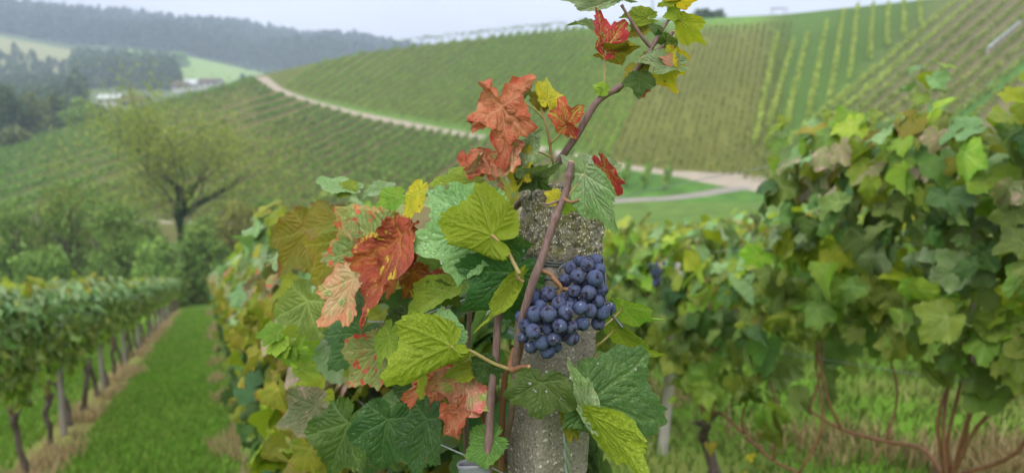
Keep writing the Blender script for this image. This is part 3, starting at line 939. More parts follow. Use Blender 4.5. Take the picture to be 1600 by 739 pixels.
# ------------------------------------------------------------------ trees, shrubs
def limb_tree(height, spread, n_main=6, seed=1, r0=0.28, up=0.8, depth=3):
    """-> list of limb polylines (pts, radii) of an open branching tree"""
    R = np.random.default_rng(seed)
    limbs = []
    tips = []
    def grow(p, d, L, r, lev):
        n = 5
        pts = [p]; dd = d
        for i in range(n):
            dd = unit(dd + R.normal(size=3) * 0.14 + np.array([0, 0, 0.05 * up]))
            pts.append(pts[-1] + dd * L / n)
        pts = np.array(pts)
        limbs.append((pts, np.linspace(r, r * 0.45, len(pts))))
        if lev >= depth:
            tips.append(pts[-1]); tips.append(pts[3]); tips.append(pts[2])
            return
        for i in range(R.integers(3, 5)):
            k = R.integers(2, 6)
            a = unit(R.normal(size=3))
            nd = unit(dd * 0.7 + a * 0.75 + np.array([0, 0, 0.15 * up]))
            grow(pts[k], nd, L * R.uniform(0.55, 0.75), r * 0.5, lev + 1)
    grow(np.zeros(3), np.array([0, 0, 1.0]), height * 0.42, r0, 1)
    for i in range(n_main):
        a = 2 * math.pi * (i + R.uniform(-.2, .2)) / n_main
        hgt = height * R.uniform(0.08, 0.38)
        el = R.uniform(0.25, 1.05)
        d = np.array([math.cos(a) * math.cos(el), math.sin(a) * math.cos(el), math.sin(el)])
        grow(np.array([0, 0, hgt]), d, spread * R.uniform(0.55, 0.9), r0 * 0.5, 1)
    return limbs, np.array(tips)

def open_tree(px, base_py, Y, height, spread, label):
    r = ray(px, base_py)
    x = r[0] / r[1] * Y
    z = float(H(x, Y))
    root = empty('tree', (x, Y, z)); tag(root, label, 'tree')
    limbs, tips = limb_tree(height, spread, 9, 5, 0.19)
    v, f = merge([tube(p, q, 6, n=9) for p, q in limbs])
    link_local('trunk', mesh('tree_trunk', v, f, [M_TREEBARK]), root)
    k = rng.integers(0, len(tips), 13000)
    P = tips[k] + rng.normal(size=(13000, 3)) * np.array([1.15, 1.15, 0.9])
    P = P[P[:, 2] > height * 0.18]
    V, Fc, rr = cards(P, 0.155 * rng.uniform(0.6, 1.4, len(P)))
    o = link_local('crown', mesh('tree_crown', V, Fc, [MF['tree_thin']], {'rnd': rr}, smooth=False), root); o['kind'] = 'stuff'
    # ivy on the stem and the lower limbs
    Q = []
    for p, q in limbs[:1] + sorted(limbs[1:], key=lambda l: -l[1][0])[:7]:
        c = catmull(p, 60); rad = np.interp(np.linspace(0, 1, 60), np.linspace(0, 1, len(q)), q)
        for ci, ri in zip(c, rad):
            fade = 1.0 - smoothstep(height * 0.25, height * 0.55, ci[2])
            m = int(34 * fade)
            if m: Q.append(ci + unit(rng.normal(size=(m, 3))) * (ri * 1.2 + 0.2 * fade * rng.random((m, 1))))
    Q = np.concatenate(Q)
    V, Fc, rr = cards(Q, 0.17)
    o = link_local('ivy', mesh('tree_ivy', V, Fc, [MF['ivy']], {'rnd': rr}, smooth=False), root); o['kind'] = 'stuff'
open_tree(292, 400, 60, 12.0, 7.6, 'thin yellowing tree with ivy-clad trunk and open crown on the valley floor')

def bush(px, py_top, py_base, wpx, Y, mat, label, name='shrub', cat='shrub', n=5200, size=0.16, group=None, trunk=True, lobes=20, conical=False):
    """crown of many leaf faces over a short stem; top, base and width given in photograph pixels at distance Y"""
    r = ray(px, py_base)
    x = r[0] / r[1] * Y
    zg = float(H(x, Y))
    ztop = CAMZ + tanel(py_top) * Y
    Hc = max(1.0, ztop - zg) * (1.22 if cat == 'shrub' else 1.05)
    R = wpx * Y / F / 2
    root = empty(name, (x, Y, zg)); tag(root, label, cat, group)
    if trunk:
        parts = [tube([(0, 0, -0.3), (0.05 * R, 0, Hc * 0.35), (0.1 * R, 0.05 * R, Hc * 0.75)], [0.035 * Hc, 0.028 * Hc, 0.008 * Hc], 6)]
        for i in range(6):
            a = i * 1.05
            parts.append(tube([(0, 0, Hc * (0.12 + 0.07 * i)), (math.cos(a) * R * 0.35, math.sin(a) * R * 0.35, Hc * (0.3 + 0.07 * i)), (math.cos(a) * R * 0.7, math.sin(a) * R * 0.7, Hc * (0.45 + 0.07 * i))], [0.018 * Hc, 0.012 * Hc, 0.004 * Hc], 5))
        v, f = merge(parts)
        link_local('trunk', mesh('stem', v, f, [M_TREEBARK]), root)
    lb_ = make_lobes(R, Hc, lobes, 0.05 if not conical else 0.1)
    if conical:
        lb_ = [(np.array([c[0] * (1.05 - c[2] / Hc), c[1] * (1.05 - c[2] / Hc), c[2]]), rr * (1.15 - 0.8 * c[2] / Hc)) for c, rr in lb_]
    lb_ += [(np.array([math.cos(q) * R * 0.55, math.sin(q) * R * 0.55, Hc * 0.2]), np.array([R * 0.42, R * 0.42, Hc * 0.24])) for q in (0.3, 1.7, 2.9, 4.1, 5.3)] if cat == 'shrub' else []
    P, d = cloud_points(n, lb_)
    P = P[P[:, 2] > 0.02]; 
    V, Fc, rr = cards(P, size * rng.uniform(0.6, 1.4, len(P)))
    o = link_local('crown', mesh('crown', V, Fc, [mat], {'rnd': rr}, smooth=False), root); o['kind'] = 'stuff'
    return root
B, BB, BY, WD, WO = MF['bush'], MF['bush_bright'], MF['bush_yellow'], MF['wood'], MF['wood_olive']
bush(30, 345, 455, 130, 46, B, 'dark green shrub at the left end of the thicket behind the vine row')
bush(-30, 385, 460, 90, 44, BB, 'bright shrub at the edge of the photo behind the left vine row')
bush(120, 315, 455, 170, 48, B, 'tall dark rounded shrub in the thicket left of the ivy-clad tree')
bush(105, 318, 400, 120, 52, BY, 'yellow-green shrub showing above the tall dark rounded shrub')
bush(185, 350, 460, 110, 46, B, 'dark shrub between the rounded shrub and the bright one')
bush(70, 400, 462, 90, 43.5, BB, 'low green shrub just above the tops of the left vine row', n=4200)
bush(160, 410, 463, 80, 43.5, B, 'low dark shrub just above the tops of the left vine row', n=4200)
bush(248, 395, 470, 92, 43.5, BB, 'bright light green shrub left of the end of the grass lane')
bush(225, 355, 440, 100, 50, B, 'dark shrub at the foot of the ivy-clad tree, left side')
bush(315, 375, 474, 74, 45.5, B, 'dark green shrub closing the end of the grass lane')
bush(345, 395, 474, 60, 45, B, 'dark shrub just right of the end of the grass lane')
bush(375, 340, 450, 90, 50, BY, 'yellowing shrub right of the ivy-clad tree behind the front vine row')
bush(430, 335, 445, 100, 52, B, 'shrub half hidden behind the top of the front vine row')
bush(330, 350, 440, 90, 53, B, 'dark shrub behind the end of the grass lane under the tree')
# wood and single trees in the valley
bush(130, 148, 215, 62, 215, BB, 'yellow-green cone-shaped tree standing above the left vineyard crest', 'tree', 'tree', 2600, 0.75, conical=True)
bush(90, 150, 220, 44, 225, WD, 'dark narrow tree beside the yellow-green cone-shaped one', 'tree', 'tree', 2200, 0.75)
bush(52, 150, 228, 62, 210, WO, 'olive brown rounded tree left of the dark narrow tree', 'tree', 'tree', 2600, 0.75)
bush(5, 135, 240, 80, 200, WD, 'large dark tree at the left edge of the photo', 'tree', 'tree', 3000, 0.8)
bush(-60, 150, 250, 90, 190, WO, 'olive tree just outside the left edge', 'tree', 'tree', 2000, 0.8)
bush(25, 200, 245, 50, 170, WO, 'low olive tree on the left vineyard crest at the photo edge', 'tree', 'tree', 1600, 0.6)
bush(155, 165, 200, 40, 235, WD, 'dark low tree right of the yellow-green cone-shaped tree', 'tree', 'tree', 1500, 0.75)
i = 0
wood_pts, wood_n = [], []
def wood_mass(name, n, spots, hgt, mat, label, per=60, size=2.0, conifer=0.4):
    """a far wood that reads as one mass: crowns of leaf faces, pointed or rounded"""
    Ps, Sz = [], []
    for (x, y) in spots[:n]:
        z = float(H(x, y)); h = hgt * rng.uniform(0.6, 1.25) * (1 + 0.35 * float(vnoise(np.array([[x * 0.012, y * 0.012, 0.5]]), 3)[0])); R = h * rng.uniform(0.2, 0.34)
        t = rng.random(per)
        prof = (1 - t) ** 0.8 if rng.random() < conifer else np.sqrt(np.clip(1 - (2 * t - 0.85) ** 2, 0.03, 1))
        a = rng.random(per) * 2 * np.pi
        q = np.sqrt(rng.random(per)) * 0.3 + 0.7
        Ps.append(np.stack([x + np.cos(a) * R * prof * q, y + np.sin(a) * R * prof * q, z + h * (0.1 + 0.9 * t)], -1))
    P = np.concatenate(Ps)
    V, Fc, r = cards(P, size * rng.uniform(0.6, 1.4, len(P)))
    r = np.repeat(np.repeat(rng.random(len(Ps)), per) * 0.6 + rng.random(len(P)) * 0.4, 4)
    o = link(name, mesh(name, V, Fc, [mat], {'rnd': r}, smooth=False))
    tag(o, label, 'woodland', kind='stuff')
def spots_px(n, x0, x1, y0, y1, edge=None):
    out = []
    while len(out) < n:
        y = math.exp(rng.uniform(math.log(y0), math.log(y1)))
        px = rng.uniform(x0, x1)
        x = (px - CX) / F * y
        if edge is None or edge(px, y): out.append((x, y))
    return out
wood_mass('forest', 5200, spots_px(5200, -500, 700, 930, 1420), 24, MF['forest'], 'misty blue forest covering the far hills', 34, 5.0, 0.6)
wood_mass('wood', 620, spots_px(620, 128, 285, 560, 720), 17, MF['wood'], 'dark wood in the valley above the houses', 60, 2.4, 0.35)
wood_mass('wood', 700, spots_px(700, -250, 135, 330, 560, lambda p, y: y < 520 or p < 90), 12, MF['wood'], 'hazy wood on the left valley side', 60, 2.0, 0.25)
wood_mass('wood', 170, spots_px(170, -120, 118, 560, 720), 9, MF['wood'], 'scattered trees on the pale meadow at the far left', 50, 1.8, 0.15)
wood_mass('wood', 60, spots_px(60, 380, 560, 560, 900), 10, MF['wood'], 'trees at the foot of the forest behind the crest', 60, 2.0, 0.2)
bush(278, 84, 112, 34, 790, BB, 'pale round tree on the meadow below the forest', 'tree', 'tree', 1400, 2.4)
for (a, b) in [(1092, 17), (1105, 14), (1122, 15)]:
    bush(a, b, 30, 24 if a != 1105 else 30, 222, WD, {1092: 'small tree top on the skyline nearest the vine shoot', 1105: 'middle of the three small tree tops on the skyline', 1122: 'outer one of three small tree tops on the skyline'}[a], 'tree', 'tree', 700, 0.55)

# ------------------------------------------------------------------ far buildings, mast, frame
M_ROOFW = plain('pale_metal_roof', (0.4, 0.43, 0.46), 0.5, 0.5, 0.1)
M_WALLW = plain('white_render', (0.4, 0.4, 0.39), 0.9, 0.5, 0.1)
M_ROOFB = plain('brown_tiles', (0.09, 0.065, 0.055), 0.9, 2, 0.3)
M_WOODW = plain('dark_boards', (0.06, 0.045, 0.04), 0.9, 2, 0.3)
M_GLASS = plain('window_glass', (0.03, 0.035, 0.045), 0.15, 1, 0.1)
def house(px, py_base, Y, w, d, h, rh, wall, roof, label, rz=0.0, cat='house', windows=3):
    x = ray(px, py_base)[0] / ray(px, py_base)[1] * Y
    z = CAMZ + tanel(py_base) * Y
    root = empty('house' if cat == 'house' else 'barn', (x, Y, z), rz); tag(root, label, cat)
    zb = float(H(x, Y)) - z - 1.0
    V = [(-w/2, -d/2, zb), (w/2, -d/2, zb), (w/2, d/2, zb), (-w/2, d/2, zb), (-w/2, -d/2, h), (w/2, -d/2, h), (w/2, d/2, h), (-w/2, d/2, h), (-w/2, 0, h + rh), (w/2, 0, h + rh)]
    Fc = [[0, 1, 5, 4], [2, 3, 7, 6], [1, 2, 6, 9, 5], [3, 0, 4, 8, 7], [0, 3, 2, 1]]
    link_local('wall', mesh('house_wall', V, Fc, [wall], smooth=False), root)
    e = 0.5
    def slab(s):
        y0 = s * (d/2 + e); z0 = h - rh * e / (d/2)
        q = [(-w/2 - e, y0, z0), (w/2 + e, y0, z0), (w/2 + e, 0, h + rh), (-w/2 - e, 0, h + rh)]
        V = [(a, b, c + 0.05) for a, b, c in q] + [(a, b, c + 0.3) for a, b, c in q]
        return V, [[0, 1, 2, 3], [7, 6, 5, 4], [0, 4, 5, 1], [1, 5, 6, 2], [2, 6, 7, 3], [3, 7, 4, 0]]
    v, f = merge([slab(-1), slab(1)])
    link_local('roof', mesh('house_roof', v, f, [roof], smooth=False), root)
    for i in range(windows):
        xx = -w/2 + w * (i + 0.5) / windows
        V = [(xx - 0.7, -d/2 - 0.06, h * 0.35), (xx + 0.7, -d/2 - 0.06, h * 0.35), (xx + 0.7, -d/2 - 0.06, h * 0.8), (xx - 0.7, -d/2 - 0.06, h * 0.8)]
        V = V + [(a, b + 0.3, c) for a, b, c in V]
        link_local('window', mesh('house_window', V, [[0, 1, 2, 3], [0, 4, 5, 1], [1, 5, 6, 2], [2, 6, 7, 3], [3, 7, 4, 0]], [M_GLASS], smooth=False), root)
house(174, 163, 330, 8, 7, 2.2, 1.6, M_WALLW, M_ROOFW, 'small white house with pale roof in the valley', 0.12)
house(213, 168, 320, 10, 9, 2.0, 2.4, M_WOODW, M_ROOFB, 'dark brown barn with tiled roof beside the white house', -0.2, 'barn', 2)
house(301, 140, 520, 9, 8, 3.5, 2.5, M_WALLW, M_ROOFW, 'white house at the foot of the bright meadow', 0.3)
house(330, 137, 520, 14, 9, 3.0, 2.5, M_WALLW, M_ROOFB, 'long white house with dark roof behind the vineyard crest', -0.1)
house(283, 142, 500, 9, 8, 3.0, 2.5, M_WALLW, M_ROOFB, 'house with brown roof left of the white house by the meadow', 0.2)

def mast(px, Y, top_py, label):
    p = hit(px, 33, 120, 230)
    x, y = p[0], p[1] + 2
    z = float(H(x, y))
    root = empty('mast', (x, y, z)); tag(root, label, 'mast')
    ht = CAMZ + tanel(top_py) * y - z
    v, f = tube([(0, 0, -0.5), (0, 0, ht)], [0.24, 0.2], 8)
    link_local('pole', mesh('mast_pole', v, f, [M_WIRE]), root)
    v, f = tube([(-0.8, 0, ht - 0.6), (0.8, 0, ht - 0.6)], [0.07, 0.07], 6)
    link_local('crossbar', mesh('mast_bar', v, f, [M_WIRE]), root)
mast(1021, 200, -25, 'thin grey metal mast on the skyline behind the top of the shoot')
def lookout(px, label):
    p = hit(px, 23, 120, 230)
    x, y = p[0], p[1]
    z = float(H(x, y))
    root = empty('pergola', (x, y, z)); tag(root, label, 'pergola')
    for dx in (-1.6, 1.6):
        for dy in (0, 2.0):
            v, f = tube([(dx, dy, -0.5), (dx, dy, 1.5)], [0.06, 0.06], 5)
            link_local('post', mesh('pergola_post', v, f, [M_HSTAKE]), root)
    for dy in (0, 2.0):
        v, f = tube([(-1.9, dy, 1.5), (1.9, dy, 1.5)], [0.07, 0.07], 5)
        link_local('beam', mesh('pergola_beam', v, f, [M_HSTAKE]), root)
lookout(1219, 'small wooden frame shelter on the skyline above the middle slope')
def rail(p0, p1, label):
    a = hit(*p0, 60, 240); b = hit(*p1, 60, 240)
    root = empty('guard_rail', a); tag(root, label, 'rail')
    v, f = tube([(0, 0, 1.6), b - a + np.array([0, 0, 1.6])], [0.16, 0.16], 6)
    link_local('rail', mesh('rail', v, f, [M_WIRE]), root)
    for t in np.linspace(0, 1, 7):
        q = (b - a) * t
        q[2] = float(H(*(a + q)[:2])) - a[2]
        v, f = tube([q + [0, 0, -0.3], q + [0, 0, 1.65]], [0.06, 0.06], 5)
        link_local('post', mesh('rail_post', v, f, [M_WIRE]), root)
rail((1542, 92), (1592, 50), 'pale straight metal rail running up between the slanting rows')

# ------------------------------------------------------------------ haze
def haze():
    k = NT('haze_air')
    v = k.n('ShaderNodeVolumePrincipled')
    v.inputs['Color'].default_value = (0.66, 0.79, 1.0, 1)
    v.inputs['Density'].default_value = 0.00045
    v.inputs['Anisotropy'].default_value = 0.0
    k.l(v.outputs[0], k.out.inputs['Volume'])
    x0, x1, y0, y1, z0, z1 = -2600, 2500, -60, 1750, -45, 330
    V = [(x, y, z) for x in (x0, x1) for y in (y0, y1) for z in (z0, z1)]
    Fc = [[0, 1, 3, 2], [4, 6, 7, 5], [0, 4, 5, 1], [2, 3, 7, 6], [0, 2, 6, 4], [1, 5, 7, 3]]
    o = link('haze', mesh('haze', V, Fc, [k.m], smooth=False))
    tag(o, 'thin pale mist over the valley', kind='stuff')
haze()

# ------------------------------------------------------------------ grape leaf
_OT = np.radians([0, 8, 16, 27, 38, 52, 64, 80, 95, 110, 125, 145, 160, 172, 180])
_OR = np.array([1.0, 0.93, 0.83, 0.74, 0.80, 0.90, 0.82, 0.70, 0.73, 0.76, 0.71, 0.60, 0.50, 0.36, 0.10])
_OD = np.array([1.0, 0.9, 0.76, 0.58, 0.7, 0.92, 0.8, 0.57, 0.66, 0.75, 0.68, 0.58, 0.48, 0.34, 0.08])
VEINS = [(0, 1.0), (math.radians(50), 0.9), (-math.radians(50), 0.9), (math.radians(108), 0.74), (-math.radians(108), 0.74)]
def leaf_data(na=96, nr=10, lobed=0.4, teeth=0.05, nteeth=34, seed=0, fold=0.1, droop=0.15, cup=0.05, wave=0.05, crumple=0.0, quilt=0.018, side=0, x0=0.2, angle=0.0, frad=0.05, asym=0.0, twist=0.0, w=1.0, bk=1.0):
    """unit grape leaf: petiole at the origin, tip at +Y, upper side +Z -> verts, faces, vein, edge"""
    R = np.random.default_rng(seed)
    th = np.linspace(-np.pi, np.pi, na)
    at_ = np.abs(th)
    r = np.interp(at_, _OT, _OR) * (1 - lobed) + np.interp(at_, _OT, _OD) * lobed
    r = r * (1 + asym * np.sin(th))
    r = r * (1 - (1 - bk) * smoothstep(1.15, 1.9, at_))
    if teeth:
        ph = th * nteeth / (2 * np.pi) * (1 + 0.15 * np.sin(2 * th + seed)) + R.random()
        tri = 1 - np.abs((ph % 1) * 2 - 1)
        amp = 0.6 + 0.8 * (vnoise(np.stack([th * 4, th * 0 + seed, th * 0], -1), seed) * 0.5 + 0.5)
        r = r + teeth * (tri - 0.35) * amp * (at_ < 2.9)
    r = r * (1 + 0.05 * vnoise(np.stack([th * 1.7, th * 0 + seed * 3.1, th * 0], -1), seed + 5))
    q = np.linspace(0, 1, nr + 1)[1:] ** 0.85
    rr = q[:, None] * r[None]
    x = rr * np.sin(th)[None]; y = rr * np.cos(th)[None]
    X = np.concatenate([[0], x.ravel()]); Y = np.concatenate([[0], y.ravel()])
    E = np.concatenate([[0], np.repeat(q, na)])
    P = np.stack([X, Y], -1)
    dist = np.full(len(P), 9.0); wid = np.full(len(P), 1.0)
    def seg(a, b, w0, w1):
        nonlocal dist, wid
        ab = b - a
        t = np.clip(((P - a) @ ab) / (ab @ ab), 0, 1)
        dd = np.linalg.norm(P - (a + t[:, None] * ab), axis=1) / (w0 + (w1 - w0) * t)
        dist = np.minimum(dist, dd)
    main = np.full(len(P), 9.0)
    for ang, L in VEINS:
        tip = np.array([math.sin(ang), math.cos(ang)]) * L
        seg(np.zeros(2), tip, 0.028, 0.012)
        for k in range(1, 6):
            for s_ in (-1, 1):
                a0 = tip * (k / 6.3 + 0.03)
                dv = ang + s_ * math.radians(42)
                seg(a0, a0 + np.array([math.sin(dv), math.cos(dv)]) * L * 0.36 * (1.15 - k / 7), 0.014, 0.008)
    vein = np.exp(-dist ** 2 * 1.1)
    Z = quilt * (1 - np.exp(-(dist * 0.35) ** 2))
    X = X * w
    rad = np.hypot(X, Y)
    ang = np.arctan2(X, Y)
    Z = Z + fold * np.abs(X) - droop * Y * np.abs(Y) - cup * rad ** 2
    Z = Z + wave * np.sin(3 * ang + seed * 1.7) * rad ** 2 + wave * 0.7 * np.sin(7 * ang + seed * 2.9) * rad ** 3
    if twist:
        tz = twist * Y
        X, Z = X * np.cos(tz) - Z * np.sin(tz), X * np.sin(tz) + Z * np.cos(tz)
    if side:                                   # part of the blade rolled over along a line beside the midrib
        xs = X * side
        s = np.maximum(xs - x0, 0)
        a = np.minimum(s / frad, abs(angle)) * np.sign(angle)
        aa = np.abs(a)
        run = np.maximum(s - frad * abs(angle), 0)
        nx = x0 + frad * np.sin(aa) + run * np.cos(aa)
        nz = np.sign(angle) * (frad * (1 - np.cos(aa)) + run * np.sin(aa))
        m = xs > x0
        X = np.where(m, side * nx, X)
        Z = np.where(m, Z + nz, Z)
    V = np.stack([X, Y, Z], -1)
    if crumple:
        for f_, a_ in ((3.0, 1.0), (7.0, 0.5)):
            n = np.stack([vnoise(V * f_ + 10 * k + seed, seed + k) for k in range(3)], -1)
            V = V + n * crumple * a_ * (0.35 + E)[:, None]
    Fc = []
    for i in range(na - 1):
        Fc.append([0, 1 + i + 1, 1 + i])
    for j in range(nr - 1):
        b0 = 1 + j * na; b1 = b0 + na
        for i in range(na - 1):
            Fc.append([b0 + i, b0 + i + 1, b1 + i + 1, b1 + i])
    # fan/ring winding so that the upper side faces +Z
    Fc = [f[::-1] for f in Fc] if True else Fc
    return V, Fc, vein, E

def check_up(V, Fc):
    a, b, c = V[Fc[5][0]], V[Fc[5][1]], V[Fc[5][2]]
    return np.cross(b - a, c - a)[2] > 0

_probe = leaf_data(24, 3, fold=0, droop=0, cup=0, wave=0, quilt=0)
FLIP = not check_up(_probe[0], _probe[1])
def leaf_mesh(name, mat, **kw):
    V, Fc, vein, E = leaf_data(**kw)
    if FLIP: Fc = [f[::-1] for f in Fc]
    return mesh(name, V, Fc, [mat], {'vein': vein, 'edge': E, 'unit': np.ones(len(V))})

# library of shared leaf meshes for the rows (mid detail)
LIB = {}
for kind in LM:
    LIB[kind] = []
    for i in range(8):
        dry = kind in ('red', 'brown', 'pink', 'crimson')
        LIB[kind].append(leaf_mesh('leaf_' + kind, LM[kind], na=80, nr=5, lobed=[0.0, 0.2, 0.35, 0.08, 0.0, 0.15, 0.1, 0.25][i], teeth=0.085, nteeth=26, seed=i + 11,
                                   fold=[0.12, -0.15, 0.35, 0.02, 0.5, -0.3, 1.0, -0.8][i], droop=[0.2, 0.35, 0.1, 0.4, 0.25, 0.15, 0.5, 0.6][i], cup=[0.1, -0.15, 0.15, 0.25, 0.0, 0.1, 0.1, -0.2][i], wave=[0.15, 0.22, 0.12, 0.25, 0.18, 0.1, 0.2, 0.24][i], crumple=0.09 if dry else 0.045, quilt=0.02, w=[0.9, 0.8, 0.95, 0.85, 0.9, 0.75, 0.9, 0.85][i], bk=[0.9, 0.7, 0.8, 1.0, 0.7, 0.8, 0.6, 0.7][i]))
LOWLEAF = []
for i in range(4):
    V, Fc, vn_, ed_ = leaf_data(na=25, nr=1, lobed=[0.1, 0.2, 0.1, 0.0][i], teeth=0.12, nteeth=12, w=[0.85, 0.95, 0.75, 0.9][i], crumple=0.06, seed=i + 31, fold=[0.15, -0.1, 0.25, 0.05][i], droop=[0.2, 0.3, 0.1, 0.35][i], cup=0.1, wave=0.1, quilt=0.0)
    if FLIP: Fc = [f[::-1] for f in Fc]
    LOWLEAF.append((V, np.array(Fc), vn_ * 0, ed_))

def frames(N, T):
    """rotation matrices with columns X, Y(tip), Z(normal) from normals N and tip hints T"""
    Z = unit(N)
    Yv = unit(T - (T * Z).sum(-1, keepdims=True) * Z)
    Xv = np.cross(Yv, Z)
    return np.stack([Xv, Yv, Z], -1)

def wall_leaves(n, L, w, z0, z1, size=(0.08, 0.13), seed=0, face=None, loose=1.0):
    """leaf poses in a trellis hedge: along local Y from 0..L, across X (+-w), heights z0..z1"""
    R = np.random.default_rng(seed)
    z = z0 + (z1 - z0) * R.random(n)
    t = (z - z0) / (z1 - z0)
    wd = w * (0.75 + 0.35 * np.sin(t * np.pi))
    s = np.where(R.random(n) < 0.5, -1, 1) if face is None else np.where(R.random(n) < 0.85, face, -face)
    x = s * wd * (0.55 + 0.45 * R.random(n) ** 0.5 + 0.12 * R.normal(size=n))
    y = R.random(n) * L
    z = z + 0.09 * vnoise(np.stack([y * 4.0, y * 0 + seed, y * 0], -1), seed % 50) * np.abs(2 * t - 1)
    N = np.stack([s * 1.0 + R.normal(size=n) * 0.25, R.normal(size=n) * 0.65, 0.35 + 0.5 * t + R.normal(size=n) * 0.5], -1)
    topm = t > 0.88
    N[topm, 2] += 0.7
    T = np.stack([s * 0.35 + R.normal(size=n) * 0.35, R.normal(size=n) * 0.55, -1.0 + R.normal(size=n) * 0.35], -1)
    M = frames(N, T)
    sz = (size[0] * 0.8 + (size[1] * 1.08 - size[0] * 0.8) * R.random(n) ** 1.25) * 0.62
    return np.stack([x, y, z], -1), M, sz, t

def joined_leaves(pos, M, sz, kinds, name, seed=0, mats=None):
    """many low leaves in one mesh"""
    R = np.random.default_rng(seed)
    mats = mats or list(dict.fromkeys(kinds))
    Vs, Fs, vn, ed, rn, mi = [], [], [], [], [], []
    off = 0
    pick = R.integers(0, 4, len(pos)); rr = R.random(len(pos))
    for v in range(4):
        idx = np.nonzero(pick == v)[0]
        if not len(idx): continue
        V0_, F0, a0, e0 = LOWLEAF[v]
        V = np.einsum('nij,kj->nki', M[idx], V0_) * sz[idx][:, None, None] + pos[idx][:, None]
        Fq = F0[None] + (off + np.arange(len(idx)) * len(V0_))[:, None, None]
        Vs.append(V.reshape(-1, 3)); Fs.append(Fq.reshape(-1, F0.shape[1]))
        vn.append(np.tile(a0, len(idx))); ed.append(np.tile(e0, len(idx))); rn.append(np.repeat(rr[idx], len(V0_)))
        mi.append(np.repeat([mats.index(kinds[i]) for i in idx], len(F0)))
        off += len(idx) * len(V0_)
    return mesh(name, np.concatenate(Vs), np.concatenate(Fs), [LM[k] for k in mats],
                {'vein': np.concatenate(vn), 'edge': np.concatenate(ed), 'rnd': np.concatenate(rn)}, midx=np.concatenate(mi))

def pick_kinds(R, n, table, t=None):
    names = list(table); p = np.array([table[k] for k in names], float); p /= p.sum()
    return [names[i] for i in R.choice(len(names), n, p=p)]

def mat4(pos, M3, s):
    m = Matrix.Identity(4)
    for i in range(3):
        for j in range(3):
            m[i][j] = float(M3[i, j] * s)
        m[i][3] = float(pos[i])
    return m

# ------------------------------------------------------------------ vines in rows
ROWROT = math.atan2(-DH[0], DH[1])       # local +Y runs along the row
def row_ground(u, v):
    xy = uv_xy(u, v)
    return np.array([xy[0], xy[1], float(H(xy[0], xy[1]))])

TRUNKS = []
for i in range(5):
    R = np.random.default_rng(50 + i)
    p = [np.array([0, 0, -0.1]), np.array([0.0, 0, 0.1])]
    lean = R.normal(size=2) * 0.07
    for z in (0.3, 0.5, 0.66):
        p.append(np.array([lean[0] * z * 1.6 + R.normal() * 0.018, lean[1] * z * 2.6 + R.normal() * 0.03, z]))
    parts = [tube(p, [0.04, 0.033, 0.027, 0.028, 0.036], 9, n=20, rough=0.35, seed=i)]
    for k in range(3):
        a = R.normal(size=3) * np.array([0.04, 0.12, 0.02])
        parts.append(tube([p[-1] + [0, 0, -0.02], p[-1] + a * 0.5 + [0, 0, 0.05], p[-1] + a + [0, 0, 0.1]], [0.026, 0.02, 0.012], 7, n=8, rough=0.4, seed=i * 3 + k))
    v, f = merge(parts)
    TRUNKS.append((mesh('vine_trunk', v, f, [M_BARK]), p[-1] + np.array([0, 0, 0.05])))

def cane_mesh(head, end, seed, r=0.0045, mat=M_CANE_RED, wob=0.04):
    R = np.random.default_rng(seed)
    mid = (head + end) / 2
    p = [head, head * 0.7 + end * 0.3 + R.normal(size=3) * wob, head * 0.35 + end * 0.65 + R.normal(size=3) * wob, end]
    v, f = tube(p, [r * 1.15, r, r * 0.85, r * 0.6], 6, n=14, rough=0.12, seed=seed)
    return mesh('cane', v, f, [mat])

def foliage_variant(seed, n, L, w, z0, z1, table, size, shoots=0, top_table=None):
    R = np.random.default_rng(seed)
    P, M, sz, t = wall_leaves(n, L, w, z0, z1, size, seed)
    P[:, 1] -= L / 2
    k = pick_kinds(R, n, table)
    if top_table:
        kt = pick_kinds(R, n, top_table)
        k = [b if tt > 0.72 and R.random() < 0.75 else a for a, b, tt in zip(k, kt, t)]
    # inner leaves fill the hedge
    return P, M, sz, k

T_LEFT = {'lime': 0.8, 'mid': 5, 'green': 2.5, 'dark': 0.3, 'blue': 2.2, 'silver': 1.2, 'olive': 0.2, 'yellowgreen': 0.3}
T_FRONT = {'mid': 1.5, 'green': 3.5, 'dark': 2.2, 'yellowgreen': 0.8, 'olive': 2.4, 'mauve': 1.2, 'mottle': 0.3, 'blue': 0.5, 'silver': 0.8}
T_RIGHT = {'mid': 5.5, 'lime': 1.2, 'yellowgreen': 0.8, 'silver': 1.0, 'green': 3, 'dark': 0.8, 'mauve': 2.4, 'olive': 1.4, 'mottle': 0.1}
T_TOP = {'lime': 3, 'mid': 4, 'blue': 1.2, 'yellowgreen': 1.6, 'green': 1.2, 'olive': .8, 'silver': .5}
T_BACK = {'mid': 5, 'green': 2.4, 'dark': 0.3, 'lime': 0.8, 'olive': 1, 'mauve': 0.6, 'blue': 1, 'yellowgreen': 1}

def stuff_variants(prefix, cnt, n, L, w, z0, z1, table, size, top=None):
    out = []
    for i in range(cnt):
        P, M, sz, k = foliage_variant(hash_(prefix) + i, n, L, w, z0, z1, table, size, top_table=top)
        out.append(joined_leaves(P, M, sz, k, 'vine_foliage', i))
    return out
def hash_(s):
    return sum(ord(c) * (i + 3) for i, c in enumerate(s)) % 9973

